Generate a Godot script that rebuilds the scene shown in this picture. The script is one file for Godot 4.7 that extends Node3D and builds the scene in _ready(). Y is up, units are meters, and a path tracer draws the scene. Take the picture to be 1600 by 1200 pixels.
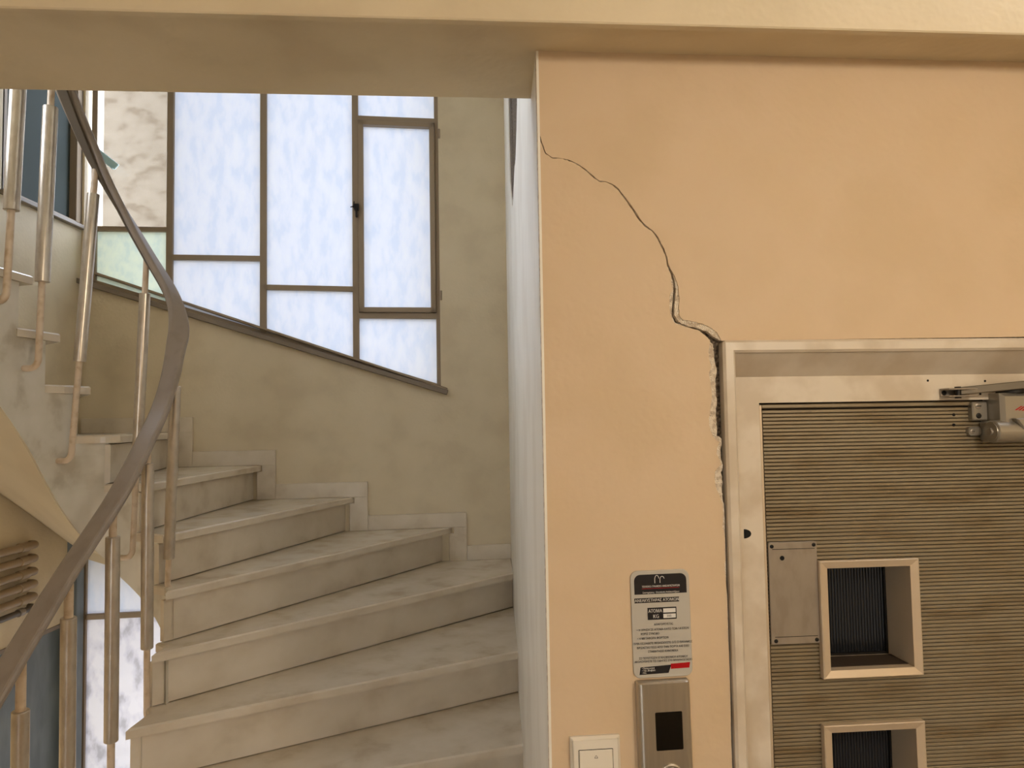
extends Node3D
# A stairwell with winding marble stairs beside a cracked wall and a lift door.
# World: y up, metres, landing floor at y = 0. Local frames: FW lift wall, FB wall behind the stairs, FL left wall, FR side of the lift shaft.

var FW := Transform3D(Basis(Vector3.UP, deg_to_rad(4.5)), Vector3(0.0485, 0, -1.18))
var FB := Transform3D(Basis(Vector3.UP, deg_to_rad(8.0)), Vector3(-0.015, 0, -3.858))
var FL := Transform3D(Basis(Vector3.UP, deg_to_rad(90.0)), Vector3(-2.10, 0, -3.565))
var FR := Transform3D(Basis(Vector3.UP, deg_to_rad(91.45)), Vector3(0.0485, 0, -1.18))
var used := {}
var M := {}
var rng := RandomNumberGenerator.new()

# ---------------------------------------------------------------- mesh helpers
class MB:
	var st := SurfaceTool.new()
	var grp := 1
	func _init() -> void:
		st.begin(Mesh.PRIMITIVE_TRIANGLES)
	func tri(a: Vector3, b: Vector3, c: Vector3, n: Vector3, sg := -1) -> void:
		st.set_smooth_group(sg)
		if (b - a).cross(c - a).dot(n) > 0.0:
			st.add_vertex(a); st.add_vertex(c); st.add_vertex(b)
		else:
			st.add_vertex(a); st.add_vertex(b); st.add_vertex(c)
	func quad(a: Vector3, b: Vector3, c: Vector3, d: Vector3, n: Vector3, sg := -1) -> void:
		tri(a, b, c, n, sg)
		tri(a, c, d, n, sg)
	func fan(p: Array, n: Vector3) -> void:
		for i in range(1, p.size() - 1):
			tri(p[0], p[i], p[i + 1], n)
	# box with chamfered edges
	func box(c: Vector3, size: Vector3, ch := 0.0, xf := Transform3D.IDENTITY) -> void:
		var h := size * 0.5
		var b := minf(ch, minf(h.x, minf(h.y, h.z)) * 0.9)
		var ax := [Vector3.RIGHT, Vector3.UP, Vector3.BACK]
		var hh := [h.x, h.y, h.z]
		for i in 3:
			var j := (i + 1) % 3
			var k := (i + 2) % 3
			for s in [-1.0, 1.0]:
				var o: Vector3 = ax[i] * (hh[i] * s)
				var u: Vector3 = ax[j] * (hh[j] - b)
				var v: Vector3 = ax[k] * (hh[k] - b)
				quad(xf * (c + o + u + v), xf * (c + o - u + v), xf * (c + o - u - v), xf * (c + o + u - v), xf.basis * (ax[i] * s))
			if b > 0.0:
				for s in [-1.0, 1.0]:
					for t in [-1.0, 1.0]:
						var w: Vector3 = ax[i] * (hh[i] - b)
						var p: Vector3 = ax[j] * (hh[j] * s) + ax[k] * ((hh[k] - b) * t)
						var q: Vector3 = ax[j] * ((hh[j] - b) * s) + ax[k] * (hh[k] * t)
						quad(xf * (c + p + w), xf * (c + p - w), xf * (c + q - w), xf * (c + q + w), xf.basis * (ax[j] * s + ax[k] * t))
		if b > 0.0:
			for s in [-1.0, 1.0]:
				for t in [-1.0, 1.0]:
					for r in [-1.0, 1.0]:
						var sg := Vector3(s, t, r)
						tri(xf * (c + sg * Vector3(h.x, h.y - b, h.z - b)), xf * (c + sg * Vector3(h.x - b, h.y, h.z - b)), xf * (c + sg * Vector3(h.x - b, h.y - b, h.z)), xf.basis * sg)
	func rect(x0: float, x1: float, y0: float, y1: float, z0: float, z1: float, ch := 0.0, xf := Transform3D.IDENTITY) -> void:
		box(Vector3((x0 + x1) / 2, (y0 + y1) / 2, (z0 + z1) / 2), Vector3(absf(x1 - x0), absf(y1 - y0), absf(z1 - z0)), ch, xf)
	# polygon in local xy, extruded from z0 to z1 (z1 in front), front edge chamfered
	func prism(poly: PackedVector2Array, z0: float, z1: float, ch := 0.0, xf := Transform3D.IDENTITY) -> void:
		var p := poly.duplicate()
		if Geometry2D.is_polygon_clockwise(p):
			p.reverse()
		var n := p.size()
		var top := PackedVector2Array()
		for i in n:
			if ch <= 0.0:
				top.append(p[i])
				continue
			var d1 := (p[i] - p[(i + n - 1) % n]).normalized()
			var d2 := (p[(i + 1) % n] - p[i]).normalized()
			var n1 := Vector2(-d1.y, d1.x)
			var n2 := Vector2(-d2.y, d2.x)
			var m := (n1 + n2)
			top.append(p[i] + m * (ch / maxf(0.3, 1.0 + n1.dot(n2))))
		var idx := Geometry2D.triangulate_polygon(p)
		for t in range(0, idx.size(), 3):
			var a := top[idx[t]]
			var b := top[idx[t + 1]]
			var c := top[idx[t + 2]]
			tri(xf * Vector3(a.x, a.y, z1), xf * Vector3(b.x, b.y, z1), xf * Vector3(c.x, c.y, z1), xf.basis * Vector3.BACK)
			a = p[idx[t]]; b = p[idx[t + 1]]; c = p[idx[t + 2]]
			tri(xf * Vector3(a.x, a.y, z0), xf * Vector3(b.x, b.y, z0), xf * Vector3(c.x, c.y, z0), xf.basis * Vector3.FORWARD)
		for i in n:
			var j := (i + 1) % n
			var d := p[j] - p[i]
			var out := xf.basis * Vector3(d.y, -d.x, 0)
			var zm := z1 - ch
			quad(xf * Vector3(p[i].x, p[i].y, z0), xf * Vector3(p[j].x, p[j].y, z0), xf * Vector3(p[j].x, p[j].y, zm), xf * Vector3(p[i].x, p[i].y, zm), out)
			if ch > 0.0:
				quad(xf * Vector3(p[i].x, p[i].y, zm), xf * Vector3(p[j].x, p[j].y, zm), xf * Vector3(top[j].x, top[j].y, z1), xf * Vector3(top[i].x, top[i].y, z1), out)
	# round tube along points
	func tube(pts: Array, rad: Array, seg := 12, caps := true, hard := false) -> void:
		var n := pts.size()
		var t0: Vector3 = (pts[1] - pts[0]).normalized()
		var u := t0.cross(Vector3.UP if absf(t0.y) < 0.9 else Vector3.RIGHT).normalized()
		var rings := []
		for i in n:
			var t: Vector3 = (pts[mini(i + 1, n - 1)] - pts[maxi(i - 1, 0)])
			t = t.normalized() if t.length() > 1e-9 else t0
			u = (u - t * u.dot(t)).normalized()
			var v := t.cross(u)
			var ring := []
			for k in seg:
				var a := TAU * k / seg
				ring.append(pts[i] + (u * cos(a) + v * sin(a)) * rad[mini(i, rad.size() - 1)])
			rings.append(ring)
		grp += 1
		for i in n - 1:
			if hard:
				grp += 1
			for k in seg:
				var l := (k + 1) % seg
				var mid: Vector3 = (rings[i][k] + rings[i][l] + rings[i + 1][k] + rings[i + 1][l]) * 0.25
				var o: Vector3 = mid - (pts[i] + pts[i + 1]) * 0.5
				quad(rings[i][k], rings[i][l], rings[i + 1][l], rings[i + 1][k], o if o.length() > 1e-7 else t0, grp)
		if caps:
			fan(rings[0], -(pts[1] - pts[0]))
			fan(rings[n - 1], pts[n - 1] - pts[n - 2])
	# turned shape: profile of [along, radius] from o in direction d, hard edges between stretches
	func lathe(o: Vector3, d: Vector3, prof: Array, seg := 24) -> void:
		var u := d.cross(Vector3.UP if absf(d.y) < 0.9 else Vector3.RIGHT).normalized()
		var v := d.cross(u)
		for i in prof.size() - 1:
			grp += 1
			var a0: float = prof[i][0]
			var r0: float = prof[i][1]
			var a1: float = prof[i + 1][0]
			var r1: float = prof[i + 1][1]
			var nn := Vector2(a1 - a0, r1 - r0)
			for k in seg:
				var c0 := u * cos(TAU * k / seg) + v * sin(TAU * k / seg)
				var c1 := u * cos(TAU * (k + 1) / seg) + v * sin(TAU * (k + 1) / seg)
				var out := (c0 + c1) * nn.x - d * nn.y * 2.0
				quad(o + d * a0 + c0 * r0, o + d * a0 + c1 * r0, o + d * a1 + c1 * r1, o + d * a1 + c0 * r1, out, grp)
	# profile (2D: side, up) swept along points
	func sweep(pts: Array, ups: Array, prof: PackedVector2Array) -> void:
		var n := pts.size()
		var m := prof.size()
		var rings := []
		for i in n:
			var t: Vector3 = (pts[mini(i + 1, n - 1)] - pts[maxi(i - 1, 0)]).normalized()
			var side := t.cross(ups[i]).normalized()
			var up := side.cross(t).normalized()
			var ring := []
			for q in prof:
				ring.append(pts[i] + side * q.x + up * q.y)
			rings.append(ring)
		for k in m:
			var l := (k + 1) % m
			grp += 1
			for i in n - 1:
				var mid: Vector3 = (rings[i][k] + rings[i][l] + rings[i + 1][k] + rings[i + 1][l]) * 0.25
				quad(rings[i][k], rings[i][l], rings[i + 1][l], rings[i + 1][k], mid - (pts[i] + pts[i + 1]) * 0.5, grp)
		fan(rings[0], pts[0] - pts[1])
		fan(rings[n - 1], pts[n - 1] - pts[n - 2])
	func mesh() -> ArrayMesh:
		st.generate_normals()
		return st.commit()

func numbered(n: String) -> String:
	if not used.has(n):
		used[n] = 0
		return n
	used[n] += 1
	return "%s_%03d" % [n, used[n]]

func obj(called: String, mb: MB, m: Material, parent: Node3D = self) -> MeshInstance3D:
	var o := MeshInstance3D.new()
	o.name = numbered(called) if parent == self else called
	o.mesh = mb.mesh()
	o.material_override = null
	o.mesh.surface_set_material(0, m)
	o.cast_shadow = GeometryInstance3D.SHADOW_CASTING_SETTING_ON
	parent.add_child(o, true)
	return o

func put(called: String, mesh: Mesh, m: Material, parent: Node3D, xf := Transform3D.IDENTITY) -> MeshInstance3D:
	var o := MeshInstance3D.new()
	o.name = called
	o.mesh = mesh
	o.set_surface_override_material(0, m)
	o.transform = xf
	parent.add_child(o, true)
	return o

func node(called: String, xf: Transform3D) -> Node3D:
	var o := Node3D.new()
	o.name = numbered(called)
	o.transform = xf
	add_child(o, true)
	return o

func thing(called: String, label: String, category: String, xf: Transform3D, group := "") -> Node3D:
	var o := node(called, xf)
	o.set_meta("label", label)
	o.set_meta("category", category)
	if group != "":
		o.set_meta("group", group)
	return o

func structure(called: String, label: String, category: String, xf := Transform3D.IDENTITY) -> Node3D:
	var o := thing(called, label, category, xf)
	o.set_meta("kind", "structure")
	return o

# ---------------------------------------------------------------- materials
func noise_tex(sd: int, freq: float, cols: Array, offs: Array, size := 512, oct := 4, kind := FastNoiseLite.TYPE_SIMPLEX_SMOOTH, stretch := Vector2i.ONE) -> NoiseTexture2D:
	var n := FastNoiseLite.new()
	n.seed = sd
	n.noise_type = kind
	n.frequency = freq
	n.fractal_octaves = oct
	var t := NoiseTexture2D.new()
	t.width = size * stretch.x
	t.height = size * stretch.y
	t.seamless = true
	t.noise = n
	if cols.size() > 0:
		var g := Gradient.new()
		g.offsets = PackedFloat32Array(offs)
		g.colors = PackedColorArray(cols)
		t.color_ramp = g
	return t

func mat(called: String, col: Color, rough: float, metal := 0.0) -> StandardMaterial3D:
	var m := StandardMaterial3D.new()
	m.resource_name = called
	m.albedo_color = col
	m.roughness = rough
	m.metallic = metal
	M[called] = m
	return m

func worldmap(m: StandardMaterial3D, t: Texture2D, scale: Vector3) -> void:
	m.albedo_texture = t
	m.uv1_triplanar = true
	m.uv1_world_triplanar = true
	m.uv1_scale = scale

func relief(m: StandardMaterial3D, t: Texture2D, depth: float) -> void:
	m.heightmap_enabled = true
	m.heightmap_texture = t
	m.heightmap_scale = depth

func grey(v: float) -> Color:
	return Color(v, v, v)

func make_materials() -> void:
	var orange_peel := noise_tex(3, 0.12, [], [], 512, 4)
	var w := mat("peach_wall_paint", Color(0.82, 0.725, 0.60), 0.6)
	worldmap(w, noise_tex(11, 0.006, [Color(0.975, 0.97, 0.955), Color(1, 1, 1), Color(0.99, 0.985, 0.97)], [0.2, 0.5, 0.85], 512, 6), Vector3.ONE * 0.9)
	relief(w, orange_peel, 0.05)
	w = mat("cream_paint", Color(0.86, 0.80, 0.68), 0.65)
	worldmap(w, noise_tex(17, 0.008, [Color(0.95, 0.945, 0.935), Color(0.985, 0.985, 0.98), Color(1, 1, 1)], [0.2, 0.5, 0.8], 512, 6), Vector3.ONE * 0.8)
	relief(w, orange_peel, 0.06)
	w = mat("reveal_paint", Color(0.94, 0.92, 0.87), 0.5)
	worldmap(w, noise_tex(29, 0.006, [Color(0.965, 0.96, 0.95), Color(1, 1, 1)], [0.3, 0.6], 512, 5), Vector3(1.0, 0.7, 1.0))
	w = mat("stringer_paint", Color(0.88, 0.85, 0.79), 0.6)
	worldmap(w, noise_tex(31, 0.012, [Color(0.86, 0.84, 0.80), Color(0.97, 0.97, 0.96), Color(1, 1, 1)], [0.15, 0.45, 0.8], 512, 6), Vector3.ONE * 1.0)
	w = mat("plaster", Color(0.92, 0.87, 0.79), 0.9)
	worldmap(w, noise_tex(37, 0.05, [Color(0.86, 0.83, 0.80), Color(1, 1, 1)], [0.3, 0.6], 256, 5), Vector3.ONE * 6.0)
	relief(w, orange_peel, 0.25)
	w = mat("masonry", Color(0.54, 0.49, 0.43), 0.95)
	worldmap(w, noise_tex(41, 0.06, [Color(0.55, 0.53, 0.51), Color(1, 0.98, 0.95)], [0.3, 0.7], 256, 5), Vector3.ONE * 8.0)
	relief(w, noise_tex(43, 0.06, [], [], 256, 4), 0.5)
	var veins := noise_tex(47, 0.007, [Color(0.89, 0.865, 0.83), Color(0.97, 0.965, 0.95), Color(1, 1, 1), Color(0.985, 0.98, 0.97)], [0.06, 0.40, 0.72, 0.95], 1024, 8)
	w = mat("stair_marble", Color(0.87, 0.82, 0.74), 0.38)
	worldmap(w, veins, Vector3.ONE * 0.7)
	w = mat("polished_marble", Color(0.87, 0.82, 0.74), 0.19)
	worldmap(w, veins, Vector3.ONE * 0.7)
	w = mat("frame_cream", Color(0.83, 0.785, 0.715), 0.38)
	worldmap(w, noise_tex(61, 0.01, [Color(0.92, 0.90, 0.87), Color(1, 1, 1)], [0.25, 0.6], 512, 5), Vector3.ONE * 1.5)
	w = mat("ribbed_door_metal", Color(0.56, 0.515, 0.43), 0.42, 0.35)
	worldmap(w, noise_tex(67, 0.008, [Color(0.84, 0.79, 0.71), Color(0.96, 0.94, 0.91), Color(1, 1, 1)], [0.12, 0.4, 0.75], 512, 6), Vector3(1.0, 5.0, 1.0))
	w = mat("dark_core", Color(0.22, 0.17, 0.12), 0.9)  # dark brown for the door core behind ribs and gaps
	w = mat("bronze_frame", Color(0.80, 0.73, 0.63), 0.38, 0.35)
	w = mat("vision_lining", Color(0.80, 0.73, 0.63), 0.40, 0.2)
	w = mat("plate_metal", Color(0.62, 0.58, 0.53), 0.42, 0.5)
	worldmap(w, noise_tex(71, 0.02, [Color(0.93, 0.925, 0.92), Color(0.98, 0.98, 0.98), Color(1, 1, 1), Color(1, 1, 1)], [0.2, 0.5, 0.75, 1.0], 512, 5), Vector3(3.0, 1.5, 3.0))
	w = mat("steel", Color(0.74, 0.71, 0.66), 0.3, 0.85)
	worldmap(w, noise_tex(73, 0.03, [Color(0.965, 0.965, 0.965), Color(1, 1, 1)], [0.3, 0.7], 256, 3), Vector3(14.0, 0.6, 14.0))
	w = mat("closer_aluminium", Color(0.60, 0.575, 0.53), 0.36, 0.6)
	w = mat("closer_arm_steel", Color(0.40, 0.37, 0.32), 0.4, 0.5)
	w = mat("dark_metal", Color(0.12, 0.11, 0.10), 0.5, 0.5)
	w = mat("black_plastic", Color(0.02, 0.02, 0.022), 0.12)
	w = mat("hole_black", Color(0.01, 0.01, 0.01), 0.9)
	w = mat("white_plastic", Color(0.88, 0.85, 0.79), 0.25)
	w = mat("sign_grey", Color(0.72, 0.70, 0.66), 0.16)
	w = mat("sign_dark", Color(0.13, 0.13, 0.15), 0.2)
	w = mat("sign_white", Color(0.85, 0.84, 0.82), 0.3)
	w = mat("sign_red", Color(0.66, 0.06, 0.10), 0.25)
	w = mat("handrail_plastic", Color(0.58, 0.53, 0.48), 0.35)
	worldmap(w, noise_tex(79, 0.02, [Color(0.94, 0.935, 0.93), Color(1, 1, 1)], [0.2, 0.5], 256, 5), Vector3.ONE * 3.0)
	w = mat("rail_bar", Color(0.40, 0.36, 0.31), 0.45, 0.4)
	w = mat("sleeve_aluminium", Color(0.82, 0.78, 0.72), 0.28, 0.75)
	worldmap(w, noise_tex(83, 0.03, [Color(0.93, 0.92, 0.91), Color(1, 1, 1)], [0.25, 0.6], 256, 5), Vector3(4, 2, 4))
	w = mat("rod_paint", Color(0.84, 0.76, 0.66), 0.4)
	worldmap(w, noise_tex(89, 0.04, [Color(0.88, 0.84, 0.78), Color(1, 1, 1)], [0.15, 0.45], 256, 5), Vector3.ONE * 2.0)
	w = mat("window_steel", Color(0.60, 0.53, 0.44), 0.5)
	w = mat("sill_paint", Color(0.50, 0.45, 0.39), 0.5)
	# glass
	var brushed := noise_tex(97, 0.012, [Color(0.93, 0.955, 0.99), Color(0.98, 0.985, 1.0), Color(1, 1, 1)], [0.2, 0.5, 0.8], 512, 7)
	w = mat("frosted_glass", Color(0.93, 0.95, 0.98), 0.3)
	worldmap(w, brushed, Vector3(2.2, 0.9, 2.2))
	w.backlight_enabled = true
	w.backlight = Color(0.55, 0.55, 0.565)
	w = mat("painted_glass", Color(0.95, 0.95, 0.96), 0.4)
	worldmap(w, noise_tex(101, 0.012, [Color(0.78, 0.78, 0.79), Color(0.93, 0.93, 0.95), Color(1, 1, 1)], [0.22, 0.40, 0.62], 512, 7), Vector3(1.6, 0.9, 1.6))
	w.backlight_enabled = true
	w.backlight = Color(0.51, 0.51, 0.53)
	w = mat("greenish_glass", Color(0.93, 0.97, 0.93), 0.3)
	worldmap(w, brushed, Vector3(3.0, 2.0, 3.0))
	w.backlight_enabled = true
	w.backlight = Color(0.56, 0.57, 0.54)
	w = mat("clear_glass", Color(0.95, 0.97, 0.96, 0.10), 0.05)
	w.metallic_specular = 0.2
	w.transparency = BaseMaterial3D.TRANSPARENCY_ALPHA
	w = mat("slate_panel", Color(0.42, 0.45, 0.45), 0.35)
	worldmap(w, noise_tex(103, 0.01, [Color(0.85, 0.86, 0.87), Color(1, 1, 1)], [0.3, 0.7], 256, 5), Vector3(3, 0.8, 3))
	w = mat("dark_slate_pane", Color(0.31, 0.34, 0.34), 0.7)
	w.metallic_specular = 0.15
	w = mat("reeded_glass", Color(0.20, 0.205, 0.215), 0.07, 0.5)
	w = mat("teal_plastic", Color(0.74, 0.88, 0.91), 0.4)
	w = mat("outside_render", Color(0.47, 0.43, 0.375), 0.9)
	worldmap(w, noise_tex(107, 0.010, [Color(0.84, 0.81, 0.77), Color(0.96, 0.955, 0.945), Color(1, 1, 1)], [0.2, 0.42, 0.7], 512, 7), Vector3(1.0, 1.6, 1.0))
	w = mat("leaf", Color(0.62, 0.62, 0.18), 0.6)
	w.backlight_enabled = true
	w.backlight = Color(0.6, 0.62, 0.15)
	w = mat("bark", Color(0.35, 0.28, 0.2), 0.9)
	w = mat("ground_outside", Color(0.6, 0.58, 0.54), 0.95)
	w = mat("terrazzo", Color(0.70, 0.64, 0.55), 0.35)
	worldmap(w, noise_tex(109, 0.08, [Color(0.6, 0.56, 0.5), Color(1, 1, 1)], [0.3, 0.6], 512, 3), Vector3.ONE * 2.0)
	w = mat("pipe_paint", Color(0.62, 0.54, 0.43), 0.45)
	w = mat("pipe_dark", Color(0.36, 0.33, 0.29), 0.4, 0.4)
	w = mat("lamp_glass", Color(1, 0.95, 0.88), 0.3)
	w.emission_enabled = true
	w.emission = Color(1.0, 0.945, 0.87)
	w.emission_energy_multiplier = 2.0

# ---------------------------------------------------------------- the scene
func _ready() -> void:
	rng.seed = 7
	# camera
	var cam := Camera3D.new()
	cam.name = "camera"
	cam.fov = rad_to_deg(2.0 * atan(600.0 / 1150.0))
	cam.near = 0.05
	cam.far = 100.0
	cam.transform = Transform3D(Basis(Vector3.RIGHT, deg_to_rad(3.05)) * Basis(Vector3.BACK, deg_to_rad(-0.95)), Vector3(0, 1.888, 0))
	add_child(cam)
	cam.current = true
	# sky and exposure
	var env := Environment.new()
	env.background_mode = Environment.BG_SKY
	var sky := Sky.new()
	var sm := ProceduralSkyMaterial.new()
	sm.sky_top_color = Color(0.89, 0.93, 1.0)
	sm.sky_horizon_color = Color(0.96, 0.98, 1.0)
	sm.ground_bottom_color = Color(0.62, 0.62, 0.62)
	sm.ground_horizon_color = Color(0.80, 0.82, 0.84)
	sm.energy_multiplier = 11.0
	sky.sky_material = sm
	env.sky = sky
	env.tonemap_mode = Environment.TONE_MAPPER_LINEAR
	env.tonemap_exposure = 0.9
	env.sdfgi_enabled = true
	env.ssao_enabled = true
	env.ssil_enabled = true
	var we := WorldEnvironment.new()
	we.name = "world_environment"
	we.environment = env
	add_child(we)

	make_materials()
	build_shell()
	build_lift_wall()
	build_stairs()
	build_windows()
	build_entrance()
	build_outside()
	build_door()
	build_closer()
	build_railing()
	build_skirting()
	build_pipes()
	build_sign()
	build_call_panel()
	build_switch()
	build_lamps()

func poly(a: Array) -> PackedVector2Array:
	var p := PackedVector2Array()
	for i in range(0, a.size(), 2):
		p.append(Vector2(a[i], a[i + 1]))
	return p

# ---------------------------------------------------------------- shell
func sill_y(s: float) -> float:
	return 2.66 - 0.315 * (s + 2.212)

func low_head_y(s: float) -> float:
	return 1.285 - 0.36 * (s + 2.10)

func build_shell() -> void:
	var m := MB.new()
	# landing floor and the floor of the well below
	var f := structure("floor", "speckled terrazzo landing floor in front of the lift", "floor")
	m.rect(-2.25, 2.1, -0.15, 0.0, -1.36, 2.3)
	obj("landing_slab", m, M.terrazzo, f)
	m = MB.new()
	m.rect(-2.25, 2.3, -1.55, -1.4, -4.1, -1.36)
	obj("lower_slab", m, M.terrazzo, f)
	# ceiling: hall slab, beam over the stair opening, thin drip edge, stairwell slab
	var c := structure("ceiling", "cream painted ceiling with a beam across the stair opening", "ceiling")
	m = MB.new()
	m.rect(-2.25, 2.1, 2.6, 2.75, -1.05, 2.3)
	obj("hall_slab", m, M.cream_paint, c)
	m = MB.new()
	m.rect(-2.4, 2.0, 2.499, 2.75, -0.182, 0.108, 0.004, FW)
	obj("beam", m, M.cream_paint, c)
	m = MB.new()
	m.rect(-2.4, 2.0, 2.479, 2.75, 0.108, 0.124, 0.002, FW)
	obj("drip_edge", m, M.cream_paint, c)
	m = MB.new()
	m.rect(-2.4, 2.4, 5.4, 5.55, -4.4, -0.9)
	obj("stairwell_slab", m, M.cream_paint, c)
	m = MB.new()
	m.rect(-2.4, 2.0, 2.75, 5.42, -0.182, -0.04, 0.0, FW)
	obj("upper_parapet", m, M.cream_paint, c)
	m = MB.new()
	m.rect(-2.1, -1.50, 2.50, 2.72, -1.985, -1.20, 0.004)
	obj("upper_landing", m, M.cream_paint, c)
	# wall behind the stairs, around both windows (frame FB)
	var b := structure("wall_back", "beige plaster wall behind the winding stairs, under the sloping window", "wall", FB)
	m = MB.new()
	var z0 := -0.22
	for q in [[-2.40, -2.095], [-0.356, 2.4]]:
		m.prism(poly([q[0], -1.5, q[1], -1.5, q[1], 5.5, q[0], 5.5]), z0, 0.0)
	m.prism(poly([-2.095, low_head_y(-2.095), -1.2, low_head_y(-1.2), -1.2, sill_y(-1.2), -2.095, sill_y(-2.095)]), z0, 0.0)
	m.prism(poly([-1.2, -1.5, -0.356, -1.5, -0.356, sill_y(-0.356), -1.2, sill_y(-1.2)]), z0, 0.0)
	m.prism(poly([-2.095, 5.1, -0.356, 5.1, -0.356, 5.5, -2.095, 5.5]), z0, 0.0)
	obj("plaster_face", m, M.cream_paint, b)
	# left wall (frame FL, x runs away from the camera), with its own two windows
	var l := structure("wall_left", "tan plaster wall carrying the pipes at the stairwell side", "wall", FL)
	m = MB.new()
	m.rect(-0.012, 0.0, -1.5, 5.5, -0.2, 0.0)
	m.rect(-0.56, -0.012, 1.0, 2.885, -0.2, 0.0)
	m.rect(-0.56, -0.012, 5.1, 5.5, -0.2, 0.0)
	m.rect(-1.9, -0.56, 1.0, 2.885, -0.2, 0.0)
	m.rect(-1.35, -0.56, 2.885, 5.5, -0.2, 0.0)
	m.rect(-2.15, -1.35, 5.1, 5.5, -0.2, 0.0)
	m.rect(-5.9, -2.15, 2.885, 5.5, -0.2, 0.0)
	m.rect(-5.9, -1.9, 1.0, 2.885, -0.2, 0.0)
	m.rect(-0.95, -0.86, -1.5, 1.0, -0.2, 0.0)
	m.rect(-5.9, -0.95, -1.5, 1.0, -0.2, 0.0)
	obj("plaster_face", m, M.cream_paint, l)
	# rest of the hall and of the lift shaft, out of the picture
	var r := structure("wall_rear", "cream painted hall wall facing the lift", "wall")
	m = MB.new()
	m.rect(-2.25, -1.35, 0.0, 2.75, 2.2, 2.35)
	m.rect(-1.35, -0.6, 2.15, 2.75, 2.2, 2.35)
	m.rect(-0.6, 2.1, 0.0, 2.75, 2.2, 2.35)
	obj("plaster_face", m, M.cream_paint, r)
	r = structure("wall_right", "cream painted side wall of the hall beyond the lift", "wall")
	m = MB.new()
	m.rect(1.75, 1.9, 0.0, 2.75, -1.2, 2.2)
	obj("plaster_face", m, M.cream_paint, r)
	m = MB.new()
	m.rect(1.75, 1.9, -1.5, 5.5, -4.2, -1.2)
	obj("shaft_face", m, M.masonry, r)
	# side of the lift shaft facing the stairs (frame FR: -z is the visible side)
	var s := structure("wall_shaft", "white painted flank wall of the lift shaft beside the stairs", "wall", FR)
	m = MB.new()
	m.rect(0.175, 2.9, -1.5, 5.45, 0.012, 0.14)
	obj("masonry", m, M.masonry, s)
	# cement layer with a split, then the white paint with the peeled patch left open
	var turn := Transform3D(Basis(Vector3.UP, PI), Vector3.ZERO)
	var cem := MB.new()
	var split := [1.455, 5.45, 1.46, 3.3, 1.44, 3.05, 1.40, 2.92, 1.38, 2.83, 1.355, 2.76, 1.345, 2.73]
	var split2 := []
	for i in range(split.size() - 2, -1, -2):
		split2.append_array([split[i] + (0.035 if split[i + 1] > 2.8 else 0.012), split[i + 1]])
	var pa := [0.012, -1.5, 1.345, -1.5]
	for i in range(split.size() - 2, -1, -2):
		pa.append_array([split[i], split[i + 1]])
	pa.append_array([0.012, 5.45])
	cem.prism(mirrored(poly(pa)), -0.012, -0.004, 0.0, turn)
	pa = [2.9, -1.5, 2.9, 5.45]
	var back := split2.duplicate()
	var rev := []
	for i in range(back.size() - 2, -1, -2):
		rev.append_array([back[i], back[i + 1]])
	pa.append_array(rev)
	pa.append_array([1.346, 2.73, 1.346, -1.5])
	cem.prism(mirrored(poly(pa)), -0.012, -0.004, 0.0, turn)
	obj("cement_coat", cem, M.masonry, s)
	var pm := MB.new()
	var rough := jag([Vector2(0.82, 5.45), Vector2(0.80, 3.2), Vector2(0.836, 2.80), Vector2(0.92, 2.74), Vector2(1.05, 2.70), Vector2(1.14, 2.71), Vector2(1.31, 2.68), Vector2(1.40, 2.655), Vector2(1.49, 2.69), Vector2(1.62, 2.78), Vector2(1.70, 2.85), Vector2(1.73, 2.95), Vector2(1.75, 3.09), Vector2(1.74, 3.4), Vector2(1.78, 5.45)], 5, 0.006)
	var pp := PackedVector2Array([Vector2(0.0, 5.45)])
	pp.append_array(rough)
	pp.append_array(PackedVector2Array([Vector2(2.9, 5.45), Vector2(2.9, -1.5), Vector2(0.0, -1.5)]))
	pm.prism(mirrored(pp), -0.004, 0.0, 0.0, turn)
	obj("paint_coat", pm, M.reveal_paint, s)

func mirrored(p: PackedVector2Array) -> PackedVector2Array:
	var o := PackedVector2Array()
	for q in p:
		o.append(Vector2(-q.x, q.y))
	return o

func jag(p: Array, n: int, amp: float) -> PackedVector2Array:
	var o := PackedVector2Array()
	for i in p.size() - 1:
		var a: Vector2 = p[i]
		var b: Vector2 = p[i + 1]
		var side := (b - a).orthogonal().normalized()
		for k in n:
			var t := float(k) / n
			o.append(a.lerp(b, t) + (side * rng.randf_range(-amp, amp) if k > 0 else Vector2.ZERO))
	o.append(p[p.size() - 1])
	return o

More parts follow.
